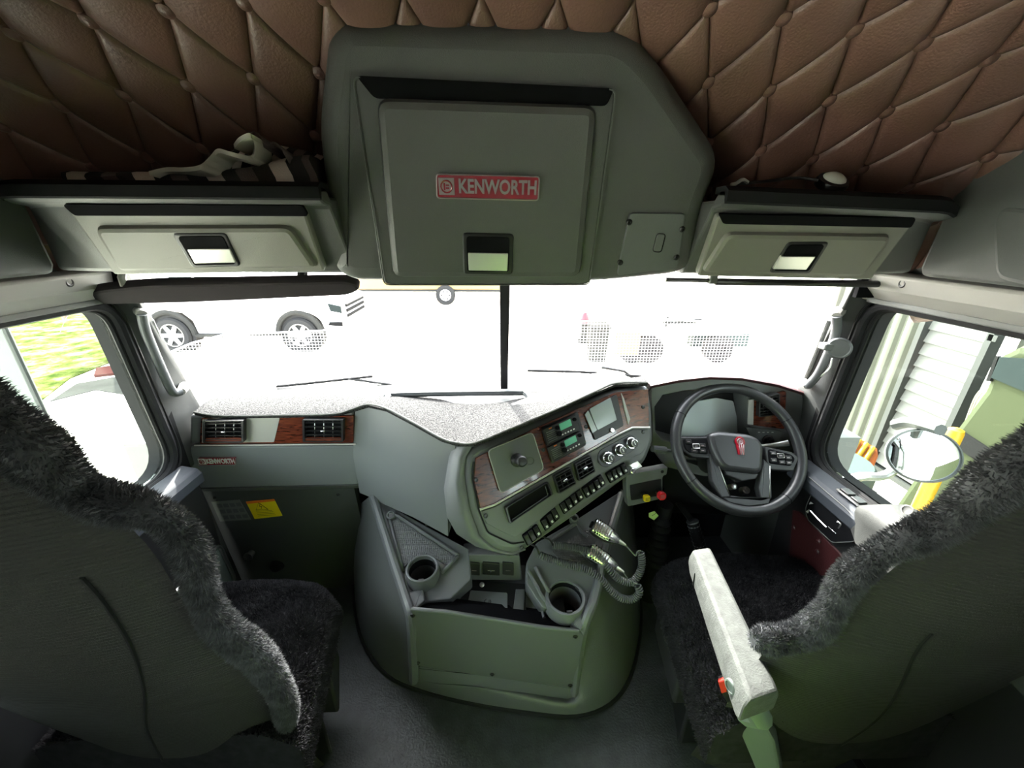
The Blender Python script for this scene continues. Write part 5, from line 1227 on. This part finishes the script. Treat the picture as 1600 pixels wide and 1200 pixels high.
# padded burgundy base of the bunk, just showing under the driver seat back
bk_ = thing('bunk_base', 'burgundy padded bunk base behind the driver seat', 'bunk', (.80, .1, 0))
s = MB(); s.loft([[V((x, y, z)) for x, y in ((.56, .44), (1.04, .44), (1.04, -.6), (.56, -.6))] for z in (0.0, .20)]); kid(s, 'pad', 'leather_burgundy', bk_, bevel=.03)
s = MB(); s.tube([V((.57, .44, .19)), V((1.03, .44, .19))], .008, 8); kid(s, 'piping', 'red_knob', bk_)
# ================================================================== outside
mb = MB(); mb.box((0, 20, GZ-.05), 120, 120, .1); struct(mb, 'ground', 'concrete', 'sunlit pale concrete yard outside')
def gp(px, py, lift=.0): p = at(px, py, Z=GZ); p.z += lift; return p
UPV = V((0, 0, 1))
s = MB(); s.slab([gp(-120, 470, .02), gp(-120, 640, .02), gp(50, 632, .02), gp(66, 626, .02), gp(110, 592, .02), gp(200, 556, .02), gp(196, 470, .02)], UPV, .02); g = s.build('grass_verge', 'grass_ground'); tag(g, 'patchy sunlit grass verge left of the cab', 'grass', None, 'stuff')
s = MB(); s.slab([gp(152, 578, .05), gp(205, 570, .05), gp(209, 583, .05), gp(148, 590, .05)], UPV, .05); g = s.build('kerb', 'kerb_red'); tag(g, 'dull red kerb strip beside the grass', 'kerb')
s = MB(); s.slab([gp(78, 628, .012), gp(120, 600, .012), gp(212, 584, .012), gp(224, 612, .012), gp(200, 618, .012), gp(150, 610, .012)], UPV, .01); g = s.build('driveway', 'bitumen'); tag(g, 'grey bitumen strip below the grass verge', 'driveway')

# white ute across the yard
ut = thing('ute', 'white utility vehicle parked across the yard in front', 'vehicle', gp(370, 540)); gz = GZ
Yu = 9.0; wr_ = .39
cR, cF = at(271, 520, Y=Yu), at(470, 519, Y=Yu); zc = gz+.40
xr, xf = cR.x, cF.x
s = MB(); body = [(xr-1.2, .55), (xr-.55, .50), (xr-.50, .72), (xr-.30, .92), (xr, .98), (xr+.30, .92), (xr+.50, .72), (xr+.55, .42), (xf-.55, .42), (xf-.50, .72), (xf-.30, .92), (xf, .98), (xf+.30, .92), (xf+.50, .72), (xf+.55, .52), (xf+.92, .50), (xf+1.0, .75), (xf+.98, 1.10), (xf+.75, 1.18), (xf-.75, 1.24), (xf-1.35, 1.80), (xf-2.7, 1.84), (xf-3.2, 1.30), (xr-1.25, 1.28)]
s.loft([[V((x, Yu+y, gz+z)) for x, z in body] for y in (0.0, 1.8)]); kid(s, 'body', 'white_paint', ut, smooth=30, bevel=.03)
for i, (a, b) in enumerate(((-1.30, -.80), (-2.05, -1.40), (-2.6, -2.12))):
    s = MB(); s.slab([V((xf+a, Yu-.01, gz+1.28)), V((xf+b, Yu-.01, gz+1.28)), V((xf+b-.15*(i == 0)-.3*(i == 0), Yu-.01, gz+1.70)), V((xf+a, Yu-.01, gz+1.70))], V((0, -1, 0)), .02); kid(s, 'side_window', 'car_glass', ut)
for x in (xr, xf):
    s = MB(); s.lathe(V((x, Yu-.02, zc)), (0, -1, 0), [(.26, -.22), (wr_, -.20), (wr_+.01, 0), (wr_-.03, .05), (.27, .05), (.26, .0)], 36); w = kid(s, 'tyre', 'tyre', ut)
    s = MB(); s.lathe(V((x, Yu-.02, zc)), (0, -1, 0), [(.265, -.02), (.262, .045), (.245, .045), (.24, .0)], 30, (True, False)); kid(s, 'rim', 'chrome_soft', ut)
    s = MB(); s.lathe(V((x, Yu-.02, zc)), (0, -1, 0), [(.07, 0), (.06, .05), (.01, .055)], 14); kid(s, 'hub_cap', 'chrome_soft', ut)
    for k in range(6):
        a = k*math.pi/3; d = V((math.cos(a), 0, math.sin(a))); e = V((-d.z, 0, d.x)); s = MB(); c = V((x, Yu-.045, zc))
        s.loft([[c+d*.05+e*.05, c+d*.05-e*.05, c+d*.05-e*.05+V((0, -.02, 0)), c+d*.05+e*.05+V((0, -.02, 0))], [c+d*.25+e*.035, c+d*.25-e*.035, c+d*.25-e*.035+V((0, -.02, 0)), c+d*.25+e*.035+V((0, -.02, 0))]]); kid(s, 'spoke', 'white_metal', ut)
    ar_ = [V((x+math.cos(a)*.50, Yu-.03, zc+math.sin(a)*.52)) for a in [i*math.pi/14 for i in range(15)]]; s = MB(); s.tube(ar_, .055, 8); kid(s, 'arch_flare', 'bitumen', ut)
    s = MB(); s.lathe(V((x, Yu+.25, zc)), (0, -1, 0), [(.48, 0), (.48, .24)], 24); kid(s, 'arch_well', 'tyre', ut)
s = MB(); s.slab([V((xf+.76, Yu-.015, gz+.95)), V((xf+1.0, Yu-.015, gz+.90)), V((xf+1.0, Yu-.015, gz+1.06)), V((xf+.72, Yu-.015, gz+1.12))], V((0, -1, 0)), .05); kid(s, 'headlamp', 'car_glass', ut)
for k in range(3):
    s = MB(); s.box(V((xf+1.0, Yu+.9, gz+.78+.12*k)), .06, 1.2, .06); kid(s, 'grille_bar', 'car_dark', ut)
s = MB(); s.slab([V((xf+.66, Yu-.02, gz+.62)), V((xf+.98, Yu-.02, gz+.60)), V((xf+.98, Yu-.02, gz+.70)), V((xf+.70, Yu-.02, gz+.70))], V((0, -1, 0)), .05); kid(s, 'bumper_slot', 'car_dark', ut)
s = MB(); s.box(V(((xr+xf)/2, Yu-.05, gz+.40)), xf-xr-1.1, .12, .06); kid(s, 'side_step', 'bitumen', ut)
# tan trailer far behind it, one wheel in view
tl = thing('trailer', 'tan trailer with one white wheel far across the yard', 'trailer', gp(690, 476))
c = gp(697, 476); Yt = c.y; s = MB(); s.lathe(V((c.x, Yt-.02, gz+.36)), (0, -1, 0), [(.2, -.2), (.36, -.18), (.37, 0), (.33, .04), (.22, .04), (.2, 0)], 30); kid(s, 'tyre', 'tyre', tl)
s = MB(); s.lathe(V((c.x, Yt-.02, gz+.36)), (0, -1, 0), [(.22, -.02), (.21, .03), (.12, .05), (.05, .08), (.01, .08)], 24); kid(s, 'wheel', 'white_paint', tl)
for k in range(6):
    a = k*math.pi/3; s = MB(); s.lathe(V((c.x+math.cos(a)*.15, Yt-.07, gz+.36+math.sin(a)*.15)), (0, -1, 0), [(.03, 0), (.03, .01)], 8); kid(s, 'wheel_hole', 'tyre', tl)
s = MB(); s.loft([[V((x, y, z)) for x, z in ((c.x-3.6, gz+.55), (c.x+2.2, gz+.55), (c.x+2.2, gz+2.2), (c.x-3.6, gz+2.2))] for y in (Yt+.05, Yt+2.2)]); kid(s, 'body', 'sand', tl, bevel=.04)
s = MB(); s.box(V((c.x-.7, Yt+.2, gz+.50)), 5.6, .1, .10); kid(s, 'chassis_rail', 'post_grey', tl)
# bollard with a red cap, and a flat-deck trailer, right of the bar
bo = thing('bollard', 'white bollard with a red cap beyond the driver windscreen', 'bollard', gp(911, 534)); c = gp(911, 534)
s = MB(); s.lathe(c, UPV, [(.16, 0), (.16, .05), (.10, .06), (.10, .35), (.12, .36), (.10, .37), (.09, .5)], 20); kid(s, 'post', 'bitumen', bo)
s = MB(); s.lathe(c+V((0, 0, .5)), UPV, [(.13, 0), (.12, .1), (.05, .26), (.01, .28)], 20); kid(s, 'cap', 'red_knob', bo, label='red cap')
bo = thing('bin', 'grey wheeled bin beside the red-capped bollard', 'bin', gp(931, 562)); c = gp(931, 562)
s = MB(); s.loft([[c+V((x*k, y*k, z)) for x, y in ((-.2, -.2), (.2, -.2), (.2, .2), (-.2, .2))] for z, k in ((0, .8), (.75, 1), (.76, 1.1), (.82, 1.05))]); kid(s, 'tub', 'bitumen', bo)
ft = thing('flat_trailer', 'pale flat-deck trailer beyond the driver windscreen', 'trailer', gp(1080, 560)); c0, c1 = gp(955, 566), gp(1150, 566)
s = MB(); s.loft([[V((x, y, z)) for x, y in ((c0.x, c0.y), (c1.x, c0.y), (c1.x, c0.y+2.2), (c0.x, c0.y+2.2))] for z in (gz+.62, gz+.78)]); kid(s, 'deck', 'white_paint', ft)
for x in (gp(985, 565).x, gp(1010, 565).x, gp(1118, 565).x):
    s = MB(); s.lathe(V((x, c0.y-.02, gz+.30)), (0, -1, 0), [(.1, -.2), (.30, -.2), (.30, .05), (.12, .06), (.1, 0)], 24); kid(s, 'wheel', 'tyre', ft)
s = MB(); s.box(V((c0.x+.3, c0.y-.03, gz+.45)), .5, .1, .5); kid(s, 'tool_box', 'sand', ft)
s = MB(); s.tube([V((c0.x+1.1, c0.y, gz+.78)), V((c0.x+1.1, c0.y, gz+1.0))], .03, 6); kid(s, 'stanchion', 'bitumen', ft)
s = MB(); s.tube([gp(1028, 560)+V((0, 0, .82)), gp(1085, 560)+V((0, 0, .86))], .05, 6); kid(s, 'rail', 'bitumen', ft)
s = MB(); s.box(gp(1130, 560)+V((0, .4, .35)), 1.3, .3, .3); kid(s, 'undercarriage', 'teal_grey', ft)

# insect mesh stretched before the windscreen
me_ = thing('insect_screen', 'fine white insect mesh stretched outside the windscreen', 'screen', (0, 1.74, .84))
ED = [(262, 552), (300, 536), (350, 523), (450, 519), (560, 514), (780, 505), (900, 503), (1000, 497), (1150, 505), (1255, 540)]
def edge_y(px):
    for (a, b), (c, d) in zip(ED, ED[1:]):
        if px <= c: return lerp(b, d, (px-a)/(c-a))
    return ED[-1][1]
s = MB(); YM = 1.74
for i in range(0, 199):
    px = 264+i*5.0
    a, b = at(px, edge_y(px), Y=YM), at(px, 598, Y=YM); b.x = a.x; s.box((a+b)/2, .0014, .0014, (a-b).length)
zt_, zb_ = at(700, 497, Y=YM).z, at(700, 598, Y=YM).z; zz = zb_
while zz < zt_:
    # span where the mesh reaches this height
    xs = [at(px, edge_y(px), Y=YM).x for px in range(264, 1256, 4) if at(px, edge_y(px), Y=YM).z >= zz]
    if xs: s.box(V(((min(xs)+max(xs))/2, YM, zz)), max(xs)-min(xs), .0014, .0014)
    zz += .0134
kid(s, 'mesh', 'white_paint', me_, smooth=0, kind='stuff', recalc=False)
s = MB(); s.tube([at(x, y, Y=YM) for x, y in ED], .004, 6); kid(s, 'hem', 'white_paint', me_)
for x in (-1.1, 0, 1.1):
    s = MB(); s.tube([V((x, YM, .90)), V((x, YM, .84)), V((x, 1.60, .835))], .004, 6); kid(s, 'clip', 'white_metal', me_)
# wipers
for nm, pts, arm in (('passenger', [(432, 604, 1.56), (500, 597, 1.58), (582, 588, 1.60)], [(545, 592, 1.59), (620, 602, 1.60), (648, 608, 1.60)]), ('driver', [(824, 579, 1.60), (905, 581, 1.60), (1026, 590, 1.57)], [(940, 574, 1.6), (975, 580, 1.60), (993, 594, 1.60)])):
    w = thing('wiper', 'black wiper lying at the foot of the %s windscreen half' % nm, 'wiper', at(pts[1][0], pts[1][1], Y=1.6), 'windscreen wipers')
    s = MB(); s.tube([at(x, y, Y=d) for x, y, d in pts], .006, 6); kid(s, 'blade', 'black_rubber', w)
    s = MB(); s.tube([at(x, y, Y=d) for x, y, d in arm], .006, 6); kid(s, 'arm', 'black_plastic', w)

# workshop wall on the right
XO = 4.0
n_ = 9; s = MB(); pts = []
for i in range(n_*6+1):
    y = 3.44+i*.135/6; ph = (i % 6)/6; d = [0, 0, .028, .034, .034, .028][i % 6]; pts.append((y, d))
s.loft([[V((XO-d, y, z)) for y, d in pts] for z in (GZ, 4.2)], close=False); w = struct(s, 'wall_workshop', 'corr_cream', 'cream corrugated workshop wall right of the cab', smooth=20)
s = MB(); s.box((XO+.15, 0.5, 1.4), .1, 4.8, 5.3); struct(s, 'wall_workshop_rear', 'corr_cream', 'plain cream wall behind the louvred screen')
lv = thing('louvre_screen', 'white louvred panel between two grey posts on the workshop wall', 'screen', (XO-.05, 3.2, GZ+.45))
y1_, y0_ = 3.46, 2.93; zb, ztp = GZ+.42, 1.6
for y in (y0_, y1_):
    s = MB(); s.box((XO-.075, y, (zb+ztp)/2), .10, .045, ztp-zb); kid(s, 'post', 'post_grey', lv)
s = MB(); s.box((XO-.06, (y0_+y1_)/2, zb), .07, y1_-y0_, .05); kid(s, 'bottom_rail', 'post_grey', lv)
z = zb+.05
slat = None
while z < ztp:
    if slat is None:
        m_ = MB(); m_.loft([[V((XO-.075, y, .0)), V((XO-.052, y, .112)), V((XO-.040, y, .112)), V((XO-.060, y, -.004))] for y in (y0_+.02, y1_-.02)]); slat = m_.mesh('slat', 'roller_white')
    o = bpy.data.objects.new('slat', slat); COL.objects.link(o); o.parent = lv; o.location = -base_of(lv)+V((0, 0, z)); z += .118
s = MB(); s.box((XO-.03, (y0_+y1_)/2, (zb+ztp)/2), .01, y1_-y0_-.05, ztp-zb); kid(s, 'backing', 'post_grey', lv)
s = MB(); s.box((XO-.10, y0_-.02, at(1572, 532, X=XO-.1).z), .05, .06, .05); kid(s, 'hinge', 'post_grey', lv)
# hanging coil of pale rope
rp = thing('rope_coil', 'loops of pale rope hanging beside the louvred panel', 'rope', at(1522, 660, X=3.4))
rng = random.Random(3)
for k in range(5):
    t_ = [(1556, 608), (1530+4*k, 612+2*k), (1512+3*k, 650), (1500+7*k, 690-4*k), (1518+3*k, 680), (1535+2*k, 650), (1545, 615)]
    s = MB(); s.tube(smooth_path([at(x, y, X=3.4-.015*k) for x, y in t_], 5), .006, 6); kid(s, 'loop', 'rope_cream', rp)
s = MB(); s.tube(smooth_path([at(1512, 660, X=3.38), at(1498, 690, X=3.38), at(1490, 700, X=3.38), at(1510, 692, X=3.38)], 5), .011, 6); kid(s, 'plug', 'rope_cream', rp)
# pale green vehicle beyond the mirror
cg = thing('green_van', 'pale green vehicle parked close on the driver side', 'vehicle', V((3.2, .6, GZ)))
XG = 2.75
side = [(p.y, p.z) for p in (at(x, y, X=XG) for x, y in ((1385, 850), (1396, 790), (1440, 725), (1492, 668), (1535, 610), (1556, 556), (1590, 540)))]+[(.9, 1.12), (-3.0, 1.15), (-3.0, -.95), (2.2, -.95)]
s = MB(); s.loft([[V((x, y, z)) for y, z in side] for x in (XG, XG+1.0)]); kid(s, 'body', 'car_green', cg, bevel=.04)
def gsl(px, m, nm, off=.012): 
    s = MB(); s.slab([at(x, y, X=XG-off) for x, y in px], V((-1, 0, 0)), .02); return kid(s, nm, m, cg)
gsl([(1548, 590), (1562, 558), (1600, 560), (1660, 575), (1660, 640), (1600, 612)], 'car_glass', 'side_window')
gsl([(1482, 690), (1500, 672), (1562, 712), (1640, 770), (1620, 790), (1545, 735)], 'car_dark', 'side_moulding')
gsl([(1540, 595), (1555, 556), (1560, 556), (1546, 596)], 'car_dark', 'window_pillar')
for y in (1.3, -1.7):
    s = MB(); s.lathe(V((XG-.03, y, GZ+.36)), (-1, 0, 0), [(.2, -.2), (.36, -.2), (.36, .03), (.2, .05), (.05, .05)], 24); kid(s, 'wheel', 'tyre', cg)
# yellow post behind the mirror
yb_ = thing('yellow_bollard', 'yellow steel bollard behind the round mirror', 'bollard', V((2.3, 1.75, GZ)))
c = at(1462, 740, X=2.3); s = MB(); s.lathe(V((c.x, c.y, GZ)), UPV, [(.034, 0), (.034, at(1490, 676, X=2.3).z-GZ), (.03, at(1490, 676, X=2.3).z-GZ+.02), (.01, at(1490, 676, X=2.3).z-GZ+.03)], 20); kid(s, 'post', 'yellow_paint', yb_)
s = MB(); s.lathe(V((c.x, c.y, GZ)), UPV, [(.11, 0), (.11, .02), (.056, .025)], 16); kid(s, 'foot_plate', 'yellow_paint', yb_)
# orange crate, perforated white basket, dark drum by the wall
oc = thing('orange_crate', 'orange ribbed plastic crate by the workshop wall', 'crate', at(1348, 745, X=3.2))
PO = Plane(at(1318, 715, X=3.0), at(1372, 705, X=3.35), at(1330, 745, X=2.95))
q = PO.poly([(1318, 706), (1332, 690), (1340, 682), (1372, 700), (1374, 712), (1362, 742), (1340, 742), (1317, 712)]); s = MB(); s.slab(q, PO.n, .25, .02); kid(s, 'tub', 'orange_plastic', oc)
for a, b in (((1330, 706), (1342, 688)), ((1340, 714), (1354, 694)), ((1350, 722), (1364, 700))):
    s = MB(); s.tube(PO.poly([a, b], .01), .022, 6); kid(s, 'rib', 'yellow_paint', oc)
s = MB(); s.box(V((oc.location.x, oc.location.y, (GZ+oc.location.z)/2-.1)), .3, .3, oc.location.z-GZ-.2); kid(s, 'stand', 'post_grey', oc)
wb = thing('white_basket', 'white perforated basket in front of the orange crate', 'basket', at(1330, 740, X=2.7))
PW = Plane(at(1318, 708, X=2.7), at(1346, 724, X=2.75), at(1325, 740, X=2.6))
q = PW.poly([(1317, 706), (1348, 724), (1340, 738), (1310, 738), (1318, 722)]); s = MB(); s.slab(q, PW.n, .10, .005); kid(s, 'panel', 'white_metal', wb)
for r in range(4):
    for k in range(5):
        x, y = 1321+k*5-r*1.5, 712+k*3+r*5.5
        if y < 737: s = MB(); s.lathe(PW.at(x, y, .001), PW.n, [(.010, 0), (.008, .001)], 8); kid(s, 'hole', 'car_dark', wb)
s = MB(); s.box(V((wb.location.x+.05, wb.location.y, (GZ+wb.location.z)/2-.05)), .2, .2, wb.location.z-GZ-.1); kid(s, 'stand', 'post_grey', wb)
dr = thing('drum', 'dark teal drum standing under the mirror arm', 'drum', at(1300, 735, X=2.0))
c = at(1300, 732, X=2.0); s = MB(); s.lathe(V((c.x, c.y, GZ)), UPV, [(.20, 0), (.21, .02), (.20, .3), (.22, .32), (.20, .34), (.20, c.z-GZ+.05), (.18, c.z-GZ+.07)], 24); kid(s, 'shell', 'teal_grey', dr)
# round mirror on its chromed arm
mr = thing('round_mirror', 'round convex mirror on a chromed arm outside the driver window', 'mirror', at(1443, 712, X=1.5))
c = at(1443, 712, X=1.5); ux = at(1492, 690, X=1.46)-at(1394, 735, X=1.54); ux.normalize(); 
nm_ = (V((-.30, -.80, .35))).normalized(); ux = V((0, 0, 1)).cross(nm_).normalized(); uy = nm_.cross(ux)
def ell(r1, r2, off): return [c+(ux*math.cos(a)*r1+uy*math.sin(a)*r2)+nm_*off for a in [2*math.pi*i/36 for i in range(36)]]
r1, r2 = .108, .094
s = MB(); s.loft([ell(.03, .03, -.06), ell(r1*.8, r2*.8, -.04), ell(r1, r2, -.012), ell(r1*1.02, r2*1.02, .002), ell(r1*.96, r2*.96, .006), ell(r1*.93, r2*.93, .001)]); kid(s, 'housing', 'mirror_back', mr, smooth=60)
s = MB(); s.loft([ell(r1*.945, r2*.945, .001), ell(r1*.7, r2*.7, .008), ell(r1*.35, r2*.35, .012), ell(.001, .001, .013)]); kid(s, 'glass', 'mirror', mr, smooth=80)
s = MB(); s.tube(smooth_path([at(1300, 755, X=1.25), at(1345, 745, X=1.35), at(1385, 742, X=1.45), c-nm_*.05], 6), .016, 10); kid(s, 'arm', 'chrome', mr)
s = MB(); s.tube(smooth_path([at(1398, 664, X=1.5), at(1425, 660, X=1.5), at(1470, 672, X=1.48)], 5), .02, 8); kid(s, 'guard', 'mirror_back', mr)
s = MB(); s.tube(smooth_path([at(1422, 675, X=1.52), at(1420, 690, X=1.54), c-nm_*.05], 5), .010, 8); kid(s, 'bracket', 'white_metal', mr)
# tall flat mirror seen through the passenger window
ml = thing('tall_mirror', 'tall flat door mirror outside the passenger window', 'mirror', at(30, 620, X=-1.45))
PM = Plane(at(5, 510, X=-1.42), at(100, 708, X=-1.42), at(-60, 640, X=-1.60))
q = PM.poly([(-70, 470), (4, 505), (99, 709), (83, 713), (70, 668), (40, 655), (0, 630), (-70, 575)])
s = MB(); s.slab(round_poly(q, .01, 2), PM.n, .01); kid(s, 'plate', 'mirror_back', ml)
s = MB(); q2 = PM.poly([(-66, 478), (2, 512), (72, 655), (40, 648), (0, 622), (-66, 570)], .004); s.slab(q2, PM.n, .004); kid(s, 'glass', 'mirror_tint', ml)
s = MB(); s.tube(PM.poly([(4, 505), (99, 709), (83, 713)], .006), .008, 8); kid(s, 'frame', 'mirror_back', ml)
s = MB(); s.tube(smooth_path(PM.poly([(-70, 580), (0, 628), (40, 655), (72, 666)], .006), 5), .008, 8); kid(s, 'frame', 'car_dark', ml)
s = MB(); s.tube([at(-70, 520, X=-1.5), at(-140, 560, X=-1.12)], .015, 8); kid(s, 'arm', 'chrome', ml)

# ------------------------------------------------------------------ nothing deeper than thing > part > sub-part
def depth(o):
    d = 0
    while o.parent: o = o.parent; d += 1
    return d
bpy.context.view_layer.update()
for o in list(bpy.data.objects):
    while depth(o) > 2: o.parent = o.parent.parent
